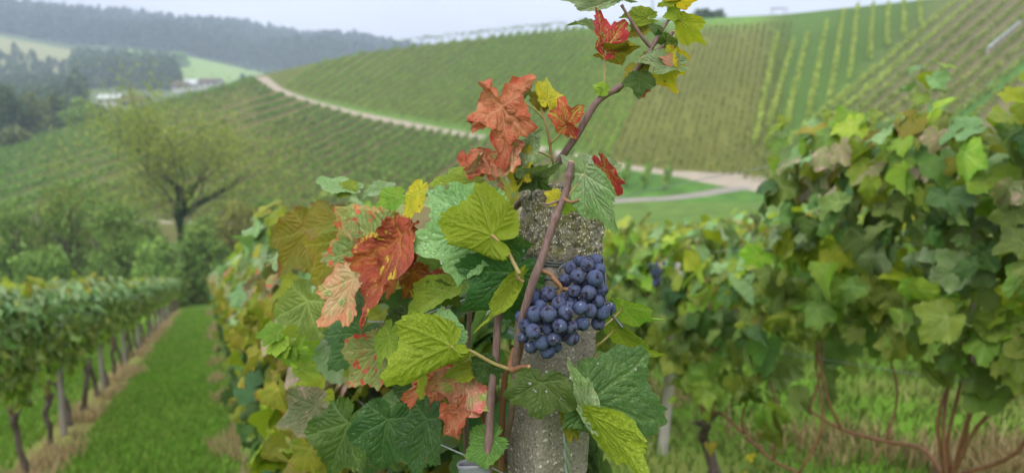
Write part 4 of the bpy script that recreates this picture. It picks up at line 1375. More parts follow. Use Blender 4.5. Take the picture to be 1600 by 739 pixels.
def vine(u, v, label, group, fol, detail=None, canes=5, z_can=(0.75, 1.5), seed=0, trunk=True, cane_r=0.0045, cane_mat=None):
    base = row_ground(u, v)
    flip = (seed % 2) * math.pi
    root = empty('grapevine', base, ROWROT + 0.0)
    tag(root, label, 'grapevine', group)
    tm, head = TRUNKS[seed % 5]
    R = np.random.default_rng(900 + seed)
    sc = R.uniform(0.85, 1.12)
    if trunk:
        link_local('trunk', tm, root, Matrix.Diagonal((sc, sc, sc * z_can[0] / 0.86, 1)))
    head = head * np.array([sc, sc, sc * z_can[0] / 0.86])
    for i in range(canes):
        end = np.array([R.normal() * 0.07, R.uniform(-0.55, 0.55), z_can[0] + R.uniform(0.15, 0.6)])
        link_local('cane', cane_mesh(head + R.normal(size=3) * 0.01, end, seed * 17 + i, cane_r, cane_mat or M_CANE_RED), root)
    if canes > 6:                     # a fruiting cane bent down along the wire
        sg = 1 if seed % 2 else -1
        p = [head, head + [0.0, 0.1 * sg, 0.07], head + [0.01, 0.26 * sg, 0.03], head + [0.0, 0.46 * sg, 0.0], head + [-0.01, 0.62 * sg, 0.02]]
        v_, f_ = tube(p, [cane_r * 1.3, cane_r * 1.2, cane_r * 1.1, cane_r, cane_r * 0.8], 7, n=24, rough=0.15, seed=seed)
        link_local('cane', mesh('cane', v_, f_, [M_CANE_RED]), root)
        for q in p[2:]:
            link_local('cane', cane_mesh(q, q + np.array([R.normal() * 0.05, R.normal() * 0.08, R.uniform(0.4, 0.7)]), seed * 31 + int(abs(q[1]) * 100), cane_r * 0.75, M_CANE_RED, 0.03), root)
    if fol is not None:
        o = link_local('foliage', fol, root, Matrix.Rotation(flip, 4, 'Z'))
        o['kind'] = 'stuff'
    if detail:
        P, M, sz, k = detail
        for p_, m_, s_, kk in zip(P, M, sz, k):
            link_local('leaf', LIB[kk][R.integers(0, 8)], root, mat4(p_, m_, s_))
    return root

def detail_leaves(seed, n, L, w, z0, z1, table, size, face=-1, top=None):
    R = np.random.default_rng(seed)
    P, M, sz, t = wall_leaves(n, L, w, z0, z1, size, seed, face)
    P[:, 1] -= L / 2
    P[:, 0] *= 1.12
    k = pick_kinds(R, n, table)
    if top:
        kt = pick_kinds(R, n, top)
        k = [b if tt > 0.72 and R.random() < 0.8 else a for a, b, tt in zip(k, kt, t)]
    return P, M, sz, k

def shoot_cluster(root_base, du, dv, z, h, n, seed, table, size=(0.05, 0.09)):
    """an upright shoot with small leaves, local to a vine root -> poses"""
    R = np.random.default_rng(seed)
    t = np.linspace(0.1, 1, n)
    a = np.arange(n) * 2.4 + R.random() * 6
    P = np.stack([dv + np.cos(a) * 0.035, du + np.sin(a) * 0.035, z + t * h], -1)
    N = np.stack([np.cos(a) * 0.5 - 0.2, np.sin(a) * 0.5, 0.9 + 0 * a], -1) + R.normal(size=(n, 3)) * 0.25
    T = np.stack([np.cos(a), np.sin(a), 0.1 - 0.4 * R.random(n)], -1)
    return P, frames(N, T), R.uniform(size[0], size[1], n) * 0.62 * (1.15 - 0.5 * t), pick_kinds(R, n, table)

def cat_poses(*ps):
    return tuple(np.concatenate([p[i] for p in ps]) if i < 3 else sum((list(p[3]) for p in ps), []) for i in range(4))

SP = 1.15
# --- row on the left of the grass lane
FL = stuff_variants('left', 5, 470, 1.35, 0.17, 0.86, 1.6, T_LEFT, (0.09, 0.14))
for i in range(38):
    u = 5.0 + i * SP
    near = i < 6
    det = detail_leaves(300 + i, 75, 1.25, 0.2, 0.84, 1.64, T_LEFT, (0.09, 0.15), face=1) if near else None
    lab = ('grapevine with dark crooked trunk, ' + ordinal(i + 1) + ' in the row left of the grass lane') if i < 20 else 'distant grapevine towards the far end of the row left of the grass lane'
    vine(u, VL, lab, 'grapevines in the row left of the grass lane', FL[i % 5], det, 5 if i < 14 else 2, (0.72, 1.6), seed=i)
FL2 = FL
for i in range(16):
    vine(6.2 + i * SP, VL - 1.86, 'grapevine in the second row left of the grass lane, mostly hidden', 'grapevines in the hidden second row on the left', FL2[(i + 2) % 5], None, 2, (0.72, 1.6), seed=i + 3)
# --- the front row, behind the concrete post
FF = stuff_variants('front', 5, 560, 1.35, 0.17, 0.7, 1.62, T_FRONT, (0.09, 0.14))
for i in range(1, 36):
    u = 1.95 + (i - 1) * SP
    det = cat_poses(detail_leaves(400 + i, 275 if i == 1 else 170 if i < 4 else 90, 1.25 if i > 1 else 1.6, 0.185, 0.68, 1.66, T_FRONT, (0.075, 0.12), face=-1, top={'yellowgreen': 2, 'olive': 1.5, 'blue': 1, 'lime': 1}),
                    shoot_cluster(None, 0.2, 0, 1.55, 0.25, 8, 410 + i, T_TOP), shoot_cluster(None, -0.3, -0.03, 1.55, 0.2, 7, 430 + i, T_TOP)) if i < 7 else None
    lab = ('grapevine with yellowing leaves, ' + ordinal(i) + ' behind the concrete post in the front row') if i < 14 else 'distant yellowing grapevine near the far end of the front row'
    vine(u, V0 + 0.02, lab, 'grapevines in the front row behind the post', FF[i % 5], det, 4 if i < 12 else 1, (0.66, 1.55), seed=i + 5)
# --- row on the right
FR = stuff_variants('right', 4, 330, 1.2, 0.17, 0.74, 1.42, T_RIGHT, (0.1, 0.15), top=T_TOP)
FRL = stuff_variants('rightlow', 4, 330, 1.2, 0.2, 0.5, 1.14, T_BACK, (0.1, 0.15), top=T_TOP)
RIGHT_U = [0.8, 1.72, 2.85, 3.85, 4.9, 6.0, 7.1, 8.2, 9.3, 10.4, 11.5, 12.6]
RV = []
for i, u in enumerate(RIGHT_U):
    det = None
    if i in (2, 3, 4, 5):
        det = cat_poses(detail_leaves(500 + i, 110, 1.15, 0.23, 0.5, 1.2, T_BACK, (0.08, 0.14), face=-1, top=T_TOP),
                        *[shoot_cluster(None, q_, -0.12, 0.12 + 0.1 * k_, 0.3, 10, 600 + i * 5 + k_, {'lime': 2, 'mid': 2, 'olive': 1, 'yellow': .5, 'pink': .4}, (0.05, 0.1)) for k_, q_ in enumerate((-0.4, -0.1, 0.15, 0.45))])
    if i < 2:
        det = cat_poses(detail_leaves(500 + i, 255, 1.15, 0.24, 0.7, 1.46, T_RIGHT, (0.075, 0.15), face=-1, top=T_TOP),
                        shoot_cluster(None, 0.1, -0.05, 1.36, 0.3, 17, 520 + i, {'lime': 2, 'mid': 2, 'yellowgreen': 1, 'blue': 1.5}, (0.075, 0.12)),
                        shoot_cluster(None, 0.5, -0.08, 1.33, 0.18, 15, 540 + i, {'lime': 2, 'mid': 2, 'blue': 1.5}, (0.07, 0.11)),
                        shoot_cluster(None, 0.3, 0.0, 1.32, 0.14, 13, 560 + i, {'lime': 1, 'mid': 2, 'yellowgreen': 1, 'blue': 2}, (0.07, 0.11)),
                        shoot_cluster(None, -0.12, -0.08, 1.34, 0.16, 13, 570 + i, {'lime': 1, 'mid': 2, 'olive': .6, 'yellowgreen': 1}, (0.07, 0.12)),
                        shoot_cluster(None, -0.32, -0.08, 1.34, 0.2, 14, 580 + i, {'lime': 2, 'mid': 2, 'yellow': .6, 'yellowgreen': 1}, (0.07, 0.12)))
    lab = 'grapevine with mauve-tinged leaves and red-brown canes, ' + ordinal(i + 1) + ' in the row right of the post'
    RV.append(None)
    RV[-1] = vine(u, VR, lab, 'grapevines in the row right of the post', FR[i % 4] if i < 2 else FRL[i % 4], det, 7 if i < 5 else 4, (0.42, 1.4), seed=i + 2, cane_r=0.0065)
FB = stuff_variants('back', 4, 330, 1.2, 0.2, 0.6, 1.15, T_BACK, (0.09, 0.14))
for j in (1, 2, 3):
    for i in range(15):
        vine(2.6 + 0.35 * j + i * 1.1, VR + 1.86 * j, 'grapevine standing in the %s row beyond the right-hand row, seen between its stems' % ['next', 'second', 'third'][j - 1], 'grapevines in row %s beyond the right row' % ['one', 'two', 'three'][j - 1], FB[(i + j) % 4], None, 4, (0.6, 1.4), seed=i + j)

# --- stakes and wires of the rows
def stake(u, v, h, r, label, group, mat=M_STAKE, name='stake'):
    b = row_ground(u, v)
    R = np.random.default_rng(int(u * 100) + int(v * 10) + 77)
    root = empty(name, b, R.random() * 3); tag(root, label, 'stake', group)
    lean = R.normal(size=2) * 0.03
    v_, f_ = tube([(0, 0, -0.2), (lean[0] * 0.5, lean[1] * 0.5, h * 0.5), (lean[0], lean[1], h)], [r, r * 0.95, r * 0.9], 8, n=9, rough=0.08, seed=int(u * 10))
    link_local('shaft', mesh('stake_shaft', v_, f_, [mat]), root)
    q = np.array([lean[0], lean[1], h])
    for k in (0.45, 0.75):
        c = np.array([lean[0] * k, lean[1] * k, h * k])
        a = np.linspace(0, 2 * np.pi, 9)
        ring = np.stack([c[0] + np.cos(a) * (r + 0.003), c[1] + np.sin(a) * (r + 0.003), c[2] + a * 0], -1)
        v_, f_ = tube(ring, 0.0018, 5, n=18)
        link_local('wire_tie', mesh('wire_tie', v_, f_, [M_WIRE]), root)
for i in range(9):
    stake(5.6 + i * 3.45, VL + 0.02, 1.6, 0.035, 'grey weathered wooden stake, %s in the row left of the grass lane' % ordinal(i + 1), 'stakes in the left row')
for i in range(7):
    stake(5.4 + i * 4.6, V0 + 0.02, 1.45, 0.035, 'weathered stake, %s along the front row behind the post' % ordinal(i + 1), 'stakes in the front row')
for i, u in enumerate((1.2, 4.35, 7.6)):
    stake(u, VR + 0.03, 1.35, 0.022, 'grey stake, %s among the red canes of the right row' % ordinal(i + 1), 'stakes in the right row')
stake(3.35, VR + 0.03, 1.1, 0.03, 'pale post standing just right of the large hanging leaf, behind it', 'posts right of the front row', mat=plain('pale_post', (0.42, 0.4, 0.37), 0.9, 20, 0.2))
def wire(u0, u1, v, z, label, group):
    us = np.linspace(u0, u1, 14)
    P = np.array([row_ground(u, v) + np.array([0, 0, z - 0.012 * math.sin(k * 1.9)]) for k, u in enumerate(us)])
    o0 = P[0].copy()
    v_, f_ = tube(P - o0, 0.0016, 5, n=40)
    o = link('trellis_wire', mesh('trellis_wire', v_, f_, [M_WIRE]))
    o.location = o0
    tag(o, label, 'wire', group)
for v_, nm, u1 in ((VL, 'the row left of the grass lane', 40), (VR, 'the row right of the post', 14)):
    for z, w_ in ((0.66, 'lowest'), (1.1, 'middle'), (1.45, 'top')):
        wire(0.4 if v_ > 0 else 3.5, u1, v_, z, '%s thin steel trellis wire of %s' % (w_, nm), 'trellis wires')

# ------------------------------------------------------------------ grass
def grass(name, n, area, mat, label, hgt=(0.05, 0.12), wid=0.012, dist_bias=2.0, excl=None):
    (u0, u1, v0, v1) = area
    t = rng.random(n)
    u = u0 + (u1 - u0) * t ** dist_bias
    v = rng.uniform(v0, v1, n)
    if excl is not None:
        m = excl(u, v); u = u[m]; v = v[m]; n = len(u)
    xy = uv_xy(u, v)
    B_ = np.concatenate([xy, H(xy[:, 0], xy[:, 1])[:, None] - 0.01], 1)
    h = rng.uniform(hgt[0], hgt[1], n)[:, None]
    a = rng.random(n) * 2 * np.pi
    d = np.stack([np.cos(a), np.sin(a), 0 * a], -1)
    ln = np.stack([np.cos(a * 1.7 + 1), np.sin(a * 1.7 + 1), 0 * a], -1) * h * rng.uniform(0.1, 0.8, n)[:, None]
    s = (wid * (0.6 + 0.8 * rng.random(n)) * (1 + u * 0.05))[:, None] * 0.5
    top = B_ + ln + np.array([0, 0, 1.0]) * h
    mid = B_ + ln * 0.35 + np.array([0, 0, 0.6]) * h
    V = np.stack([B_ - d * s, B_ + d * s, mid + d * s * 0.8, mid - d * s * 0.8, top], 1).reshape(-1, 3)
    i = np.arange(n)[:, None] * 5
    Fc = np.concatenate([i + np.array([[0, 1, 2]]), i + np.array([[0, 2, 3]]), i + np.array([[3, 2, 4]])], 0)
    o = link(name, mesh(name, V, Fc, [mat], {'rnd': np.repeat(rng.random(n), 5)}, smooth=False))
    tag(o, label, 'grass', kind='stuff')
MG = cloud_mat('grass_blades', (0.11, 0.245, 0.025), (0.145, 0.27, 0.035), (0.22, 0.31, 0.06), trans=0.3)
MS = cloud_mat('straw_blades', (0.36, 0.27, 0.14), (0.3, 0.23, 0.11), (0.42, 0.35, 0.2), trans=0.3)
grass('lane_grass', 70000, (3.5, 42, -1.25, 0.25), MG, 'short vivid green grass of the lane between the rows', (0.03, 0.085), 0.011, 2.2)
grass('row_straw', 22000, (3.5, 40, -0.32, 0.32), MS, 'dry straw along the foot of the rows', (0.05, 0.16), 0.008, 2.0, None) if False else None
def strip_straw(vr, label, n, amp=0.22):
    grass('dry_grass', n, (2.0, 38, vr - amp, vr + amp), MS, label, (0.05, 0.16), 0.008, 2.0,
          lambda u, v: vnoise(np.stack([u * 1.4, v * 3.0, u * 0 + vr * 9], -1), 17) + 0.5 * vnoise(np.stack([u * 5, v * 6, u * 0], -1), 18) > 0.05 + 1.2 * np.maximum(np.abs(v - vr) / amp - 0.5, 0))
strip_straw(VL + 0.12, 'dry straw-coloured grass under the left vine row', 26000, 0.36)
strip_straw(V0 - 0.12, 'dry straw-coloured grass under the front vine row', 20000, 0.3)
strip_straw(VR + 0.9, 'tan tufts of dry grass behind the right vine row', 15000, 0.5)
MG2 = cloud_mat('meadow_blades', (0.115, 0.215, 0.035), (0.15, 0.235, 0.045), (0.25, 0.25, 0.09), trans=0.3)
grass('meadow_grass', 60000, (2.0, 18, 1.2, 9.0), MG2, 'green grass between the rows on the right', (0.03, 0.1), 0.012, 1.3)
grass('verge_grass', 26000, (4.0, 30, -3.4, -1.7), MG, 'green grass behind the trunks of the left row', (0.04, 0.12), 0.012, 1.8)

# ------------------------------------------------------------------ the concrete post
PD = 0.786
def axis_frame(a, b):
    z = unit(np.asarray(a) - np.asarray(b))
    return z
P_TOP = at(880, 297, PD)
P_LOW = at(853, 739, PD + 0.02)
PZ = unit(P_TOP - P_LOW)
gz = float(H(P_LOW[0], P_LOW[1]))
LEN_BELOW = (P_LOW[2] - gz) / PZ[2]
P_BASE = P_LOW - PZ * LEN_BELOW
POST_LEN = float(np.linalg.norm(P_TOP - P_BASE))
def build_post():
    rz = math.radians(30)
    nx = np.array([math.cos(rz), math.sin(rz), 0]); nx = unit(nx - (nx @ PZ) * PZ)   # across the wide face
    ny = np.cross(PZ, nx)
    side = 0.0635
    na, nz = 132, 300
    # heights: coarse in the hidden lower part, fine where the photo shows it
    hs = np.concatenate([np.linspace(-0.25, POST_LEN - 0.40, 24)[:-1], np.linspace(POST_LEN - 0.40, POST_LEN, nz)])
    a = np.linspace(0, 2 * np.pi, na, endpoint=False)
    a = a + 0.16 * np.sin(4 * a + np.pi)          # crowd the samples at the corners
    ex = 18.0
    c, s = np.cos(a), np.sin(a)
    rr = (np.abs(c) ** ex + np.abs(s) ** ex) ** (-1 / ex)
    V, head, pit = [], [], []
    A, Hh = np.meshgrid(a, hs)
    base = side / 2 * rr[None] * np.ones_like(Hh)
    below = POST_LEN - Hh                       # metres under the top
    hd = 1 - smoothstep(0.058, 0.07, below)
    X = base * np.cos(A); Yv = base * np.sin(A)
    Q = np.stack([X, Yv, Hh], -1).reshape(-1, 3)
    n_f = vnoise(Q * 330, 1); n_m = vnoise(Q * 150, 2); n_c = vnoise(Q * 45, 3); n_b = vnoise(Q * 22, 4)
    hdf = hd.ravel()
    disp = 0.0003 * n_f + 0.0004 * n_m + 0.0004 * n_c
    disp += hdf * (0.0014 * n_m + 0.0011 * n_f + 0.0026 * n_c + 0.002 * n_b + 0.0016)
    # groove where the wire sits and rounded, crumbled shoulder at the top
    bl = below.ravel()
    disp += -0.0025 * np.exp(-((bl - 0.0715) / 0.004) ** 2)
    corner = smoothstep(1.3, 1.41, rr)[None] * np.ones_like(Hh)
    disp -= corner.ravel() * (0.0003 + 0.003 * np.clip(n_b, 0, 1) + 0.002 * np.clip(n_c, 0, 1))
    sh = smoothstep(0.0, 0.018, bl)
    disp -= (1 - sh) ** 2 * 0.010 * (1 + 0.5 * n_c)
    r = base.ravel() + disp
    Q2 = np.stack([r * np.cos(A).ravel(), r * np.sin(A).ravel(), Hh.ravel()], -1)
    # uneven top: higher on the left, broken away on the right
    tilt = (-0.16 * Q2[:, 0] + 0.002 * n_b)
    Q2[:, 2] += tilt * (1 - smoothstep(0.0, 0.05, bl))
    pitv = np.clip(-(n_m * 0.6 + n_f * 0.6), 0, 1) * (0.25 + 0.75 * hdf)
    rings = len(hs)
    Fc = []
    for i in range(rings - 1):
        for j in range(na):
            Fc.append([i * na + j, i * na + (j + 1) % na, (i + 1) * na + (j + 1) % na, (i + 1) * na + j])
    verts = [Q2]; hd_all = [hdf]; pit_all = [pitv]
    last = (rings - 1) * na
    prev = last
    top = Q2[last:last + na]
    off = len(Q2)
    for k, q in enumerate((0.86, 0.7, 0.5, 0.28)):
        ring = top.copy()
        ring[:, :2] *= q
        nn = np.stack([ring[:, 0] * 160, ring[:, 1] * 160, ring[:, 0] * 0], -1)
        ring[:, 2] += 0.002 * (1 - q) + 0.0022 * vnoise(nn, 12)
        verts.append(ring); hd_all.append(np.ones(na)); pit_all.append(np.clip(-vnoise(nn, 13), 0, 1))
        for j in range(na):
            Fc.append([prev + j, prev + (j + 1) % na, off + (j + 1) % na, off + j])
        prev = off; off += na
    verts.append(np.array([[0, 0, POST_LEN + 0.003]])); hd_all.append(np.ones(1)); pit_all.append(np.zeros(1))
    for j in range(na):
        Fc.append([prev + j, prev + (j + 1) % na, off])
    V = np.concatenate(verts)
    W = V[:, :1] * nx + V[:, 1:2] * ny + V[:, 2:] * PZ
    root = empty('concrete_post', P_BASE)
    tag(root, 'grey pebbly concrete vineyard post with crumbled mossy top behind the blue grapes', 'post')
    link_local('shaft', mesh('post_shaft', W, Fc, [M_CONCRETE], {'head': np.concatenate(hd_all), 'pit': np.concatenate(pit_all)}), root)
    # loose pebbles standing out of the crumbled head
    bm_v, bm_f = [], []
    R = np.random.default_rng(4)
    idx = R.choice(np.nonzero((hdf > 0.5))[0], 240)
    Ms = plain('post_pebble', (0.4, 0.37, 0.31), 0.7, 300, 0.4)
    parts = []
    for ii in idx:
        cpt = W[ii]
        rad = R.uniform(0.0008, 0.0021)
        d = unit(R.normal(size=(8, 3)))
        v = np.array([[1, 0, 0], [-1, 0, 0], [0, 1, 0], [0, -1, 0], [0, 0, 1], [0, 0, -1]]) * rad * R.uniform(0.7, 1.2, (6, 1)) + cpt
        f = [[0, 2, 4], [2, 1, 4], [1, 3, 4], [3, 0, 4], [2, 0, 5], [1, 2, 5], [3, 1, 5], [0, 3, 5]]
        parts.append((v, f))
    v, f = merge(parts)
    o = link_local('pebbles', mesh('post_pebbles', v, f, [Ms]), root); o['kind'] = 'stuff'
    return nx, ny, side
PNX, PNY, PSIDE = build_post()
def post_ring(below, grow, slant=0.0, n=40):
    a = np.linspace(0, 2 * np.pi, n)
    ex = 7.0
    rr = (np.abs(np.cos(a)) ** ex + np.abs(np.sin(a)) ** ex) ** (-1 / ex) * (PSIDE / 2 + grow)
    return P_BASE + np.outer(rr * np.cos(a), PNX) + np.outer(rr * np.sin(a), PNY) + np.outer(POST_LEN - below + slant * np.cos(a - 0.6), PZ)

# ------------------------------------------------------------------ foreground vine
HB = row_ground(0.98, 0.36)
HV = empty('grapevine', HB)
tag(HV, 'grapevine with red and green autumn leaves and blue grapes growing round the concrete post', 'grapevine')

def pt(px, py, D): return at(px, py, D)
def hero_tube(name, pts, r, mat, parent=HV, sides=9, n=None, rough=0.08, seed=0, label=None):
    v, f = tube(np.array([pt(*p) for p in pts]), r, sides, n or (len(pts) * 7), rough, seed)
    c = v.mean(0)
    o = link(name, mesh(name, v - c, f, [mat]), HV, Matrix.Translation(Vector(c)))
    if label: o['label'] = label
    return o
PXM = 0.74 / F                    # metres per pixel near the focus plane
def knots(o_pts, r, sides=9): pass

_cut = lambda name, p, q, r: None
def cane(pts, rpx, mat=M_CANE, nodes=(), seed=0, label=None, cut=None):
    """a cane with swollen nodes; radii in pixels at its distance"""
    P = np.array([pt(*p) for p in pts])
    n = len(pts) * 12
    C = catmull(P, n)
    rad = np.interp(np.linspace(0, 1, n), np.linspace(0, 1, len(rpx)), rpx) * PXM
    for k in nodes:                                     # node positions as fraction of length
        t = np.linspace(0, 1, n)
        L = np.linalg.norm(np.diff(C, axis=0), axis=1).sum()
        rad = rad * (1 + 0.38 * np.exp(-((t - k) * L / 0.0045) ** 2))
    v, f = tube(C, rad, 12, n, 0.06, seed)
    c = v.mean(0)
    o = link('cane', mesh('cane', v - c, f, [mat]), HV, Matrix.Translation(Vector(c)))
    if label: o['label'] = label
    for e_ in (cut or ()):
        i, j = (0, 1) if e_ == 0 else (-1, -2)
        d = unit(C[i] - C[j])
        v, f = tube([C[i] - d * 0.0004, C[i] + d * 0.0006], [rad[i] * 0.93, rad[i] * 0.8], 12)
        k_ = link('cut_end', mesh('cut_end', v, f, [M_CUT]))
        k_.parent = o
        k_.matrix_parent_inverse = Matrix.Translation(Vector(c)).inverted()
    return o
cane([(893, 253, .705), (884, 300, .705), (868, 340, .703), (848, 400, .703), (836, 432, .703), (822, 475, .706), (812, 520, .716), (806, 565, .73), (800, 640, .76), (780, 760, .84), (770, 980, .98)], [5.2, 5.4, 5.8, 6.2, 6.8, 6, 5.8, 5.6, 5.4, 5.4, 5.4], nodes=(0.045, 0.20), seed=1, label='purple-brown cane crossing the front of the post, cut off at its top', cut=(0,))
cane([(800, 330, .82), (840, 285, .79), (866, 262, .775), (887, 232, .765), (905, 205, .76), (930, 163, .755), (948, 148, .755), (970, 135, .755), (990, 115, .755), (1008, 92, .755), (1020, 72, .755), (1034, 48, .755), (1044, 32, .755)], [6, 6, 6.2, 6.2, 6, 5.6, 5.2, 4.6, 4.2, 4, 3.6, 3, 2.2], nodes=(0.56, 0.73, 0.86), seed=2, label='purple-brown shoot leaning up to the right above the post')
cane([(1019, 76, .755), (1006, 62, .752), (992, 42, .75), (978, 20, .748), (971, 8, .747)], [3.6, 3, 2.8, 2.4, 2], seed=3, nodes=(0.98,))
cane([(787, 440, .80), (783, 462, .755), (778, 505, .745), (774, 560, .742), (768, 610, .742), (765, 660, .745), (762, 745, .75), (760, 860, .80), (762, 1100, .95)], [5, 5.6, 6, 6.4, 6.6, 7, 7.2, 7.2, 7.2], nodes=(0.04, 0.22), seed=4, label='upright purple-grey cane left of the post')
cane([(806, 545, .735), (798, 575, .735), (812, 574, .728), (827, 573, .722)], [6.5, 6, 4.6, 4.4], M_CANE_RED, seed=5, cut=(1,))
cane([(815, 520, .74), (812, 545, .738), (805, 575, .74)], [6, 6.2, 6], M_CANE_RED, seed=6)
cane([(790, 575, .775), (785, 640, .785), (782, 760, .82)], [5, 5.4, 5.4], M_CANE_RED, seed=7)
cane([(738, 595, .80), (752, 640, .80), (765, 700, .81)], [4, 4.5, 4.5], M_CANE_RED, seed=8)
cane([(735, 470, .86), (730, 560, .86), (728, 660, .87), (730, 760, .88)], [4, 4.5, 5, 5], M_CANE, seed=9)
cane([(848, 178, .752), (853, 196, .752), (859, 222, .755), (862, 245, .76), (868, 262, .77)], [1.7, 2.0, 2.2, 2.4, 2.6], M_PETIOLE, nodes=(0.5,), seed=10)
cane([(820, 162, .742), (836, 172, .747), (850, 186, .752)], [1.3, 1.5, 2.2], M_PETIOLE, seed=11)
cane([(852, 158, .75), (846, 170, .75), (851, 190, .752)], [1.4, 1.4, 1.8], M_PETIOLE, seed=12)
cane([(828, 235, .75), (846, 239, .753), (862, 246, .76)], [1.3, 1.6, 2.0], M_PETIOLE, seed=13)
cane([(948, 148, .755), (938, 132, .752)], [2.6, 2.2], M_CUT, seed=14)
cane([(846, 318, .70), (858, 319, .70), (872, 314, .702)], [1.4, 1.8, 2.4], M_CANE, seed=15)
cane([(905, 312, .70), (892, 316, .70), (880, 310, .703)], [1.6, 2.2, 3.2], M_CANE_RED, seed=16)
cane([(1052, 50, .755), (1036, 72, .755), (1020, 82, .757), (1004, 90, .76)], [2.6, 2.8, 2.6, 2.4], M_CANE, seed=17, cut=(0,))
# trunk of the front vine, standing behind the post
_tv, _tf = tube([HB + [0, 0, -0.1], HB + [0.01, 0.0, 0.25], HB + [-0.02, -0.02, 0.5], HB + [0.0, -0.03, 0.78]], [0.045, 0.036, 0.03, 0.038], 10, n=26, rough=0.3, seed=3)
link('trunk', mesh('vine_trunk', _tv - HB, _tf, [M_BARK]), HV, Matrix.Translation(Vector(HB)))

SEEDN = [100]
def hero_leaf(base, tip, kind, D=0.74, dd=0.0, roll=0.0, face=1, petiole=None, label=None, prad=1.7, drops=0, pmat=None, **kw):
    SEEDN[0] += 1
    sd = SEEDN[0]
    b = pt(base[0], base[1], D); t = pt(tip[0], tip[1], D + dd)
    Yv = t - b
    size = float(np.linalg.norm(Yv)); Yv = Yv / size
    vc = unit(np.array([0, 0, CAMZ]) - b)
    N = unit(vc - (vc @ Yv) * Yv) * face
    a = math.radians(roll)
    X = np.cross(Yv, N)
    N = N * math.cos(a) + X * math.sin(a)
    X = np.cross(Yv, N)
    M3 = np.stack([X, Yv, N], -1)
    dry = kind in ('red', 'brown', 'pink', 'crimson')
    args = dict(na=150, nr=13, lobed=0.12, teeth=0.065, nteeth=36, seed=sd, fold=0.12, droop=0.1, cup=0.08, wave=0.13, crumple=0.07 if dry else 0.03, quilt=0.03, w=0.68 if abs(roll) >= 40 else 0.82, bk=0.7)
    if size < 0.035: args.update(na=84, nr=7, nteeth=22, teeth=0.085)
    args.update(kw)
    me = leaf_mesh('hero_leaf', LM[kind], **args)
    Mw = mat4(b, M3, size)
    # droop/fold shift the tip; keep the blade where the photo has it
    o = link('leaf', me, HV, Mw)
    if label: o['label'] = label
    inv = Mw.inverted()
    if petiole:
        P = [b] + [pt(*q) for q in petiole]
        v, f = tube(P, np.linspace(prad * 0.85, prad * 1.2, len(P)) * PXM, 8, len(P) * 6, 0.05, sd)
        k = link('petiole', mesh('petiole', v, f, [pmat or M_PETIOLE])); k.parent = o; k.matrix_parent_inverse = inv
    R = np.random.default_rng(sd)
    nv = len(me.vertices)
    for i in range(drops):
        vi = me.vertices[int(R.integers(nv // 5, nv))]
        w = Mw @ (vi.co + vi.normal * 0.004)
        k = link('water_drop', DROP_ME); k.parent = o; k.matrix_parent_inverse = inv
        s_ = R.uniform(0.0008, 0.0018)
        k.matrix_basis = Matrix.Translation(w) @ Matrix.Diagonal((s_, s_, s_, 1))
    return o

def uvsphere(n=20, m=12):
    V = [(0, 0, 1)]
    for i in range(1, m):
        for j in range(n):
            a, b = math.pi * i / m, 2 * math.pi * j / n
            V.append((math.sin(a) * math.cos(b), math.sin(a) * math.sin(b), math.cos(a)))
    V.append((0, 0, -1))
    Fc = [[0, 1 + j, 1 + (j + 1) % n] for j in range(n)]
    for i in range(m - 2):
        for j in range(n):
            a = 1 + i * n
            Fc.append([a + j, a + n + j, a + n + (j + 1) % n, a + (j + 1) % n])
    l = len(V) - 1
    Fc += [[l, 1 + (m - 2) * n + (j + 1) % n, 1 + (m - 2) * n + j] for j in range(n)]
    return np.array(V), Fc
_sv, _sf = uvsphere(12, 8)
DROP_ME = mesh('water_drop', _sv, _sf, [M_DROP])
_sv, _sf = uvsphere(32, 20)
BERRY_ME = mesh('berry', _sv, _sf, [M_BERRY])

HL = hero_leaf
# upper left of the post
HL((757, 350), (636, 388), 'blue', .742, .015, 10, label='large pale blue-green leaf left of the post', drops=9, fold=0.06, droop=0.12, wave=0.09, w=0.8, bk=0.75, teeth=0.05)
HL((768, 367), (688, 340), 'yellowgreen', .705, .02, -6, -1, [(790, 388, .706), (803, 412, .706), (812, 428, .705)], 'yellow-green leaf seen from below in front of the pale one', prad=2.8, fold=0.06, droop=0.08, lobed=0.05, w=1.05, bk=0.8, side=1, x0=0.34, angle=2.6)
HL((776, 378), (836, 391), 'green', .722, .01, 30, w=0.5, label='small green lobe of leaf beside the post', fold=0.2)
HL((802, 424), (722, 494), 'dark', .742, .01, -22, 1, [(812, 435, .72)], 'dark green leaf below the yellow-green one', drops=4, fold=0.05, droop=0.2, w=0.85)
HL((806, 434), (746, 520), 'yellowgreen', .728, -.005, 40, -1, [(818, 440, .715)], fold=0.05, w=0.3, bk=0.4)
HL((704, 541), (606, 588), 'yellowgreen', .715, .015, 0, -1, [(735, 548, .72), (768, 566, .728), (797, 577, .733)], 'yellow-green leaf with serrated edge low left of the post', prad=2.6, fold=0.06, lobed=0.1, w=0.9, bk=0.45, side=1, x0=0.16, angle=2.7)
HL((700, 536), (640, 498), 'blue', .735, .01, 20, label='pale green leaf tucked behind the low yellow-green one')
HL((846, 598), (838, 656), 'green', .705, -.012, 8, 1, label='green leaf in front of the post under the grapes', drops=7, fold=0.03, droop=0.2, lobed=0.0, cup=0.1, w=1.3, bk=0.75)
HL((920, 628), (1042, 662), 'dark', .725, .02, -4, 1, [(905, 622, .74), (897, 640, .765)], 'large dark green leaf right of the post', drops=2, fold=0.03, droop=0.04, lobed=0.0, wave=0.05, w=1.02, bk=0.62, side=1, x0=0.3, angle=-2.95, frad=0.03)
HL((926, 650), (1034, 750), 'yellowgreen', .708, -.02, 30, -1, label='curled-over yellow-green underside of the large leaf', fold=0.1, wave=0.1, w=0.36, bk=0.3)
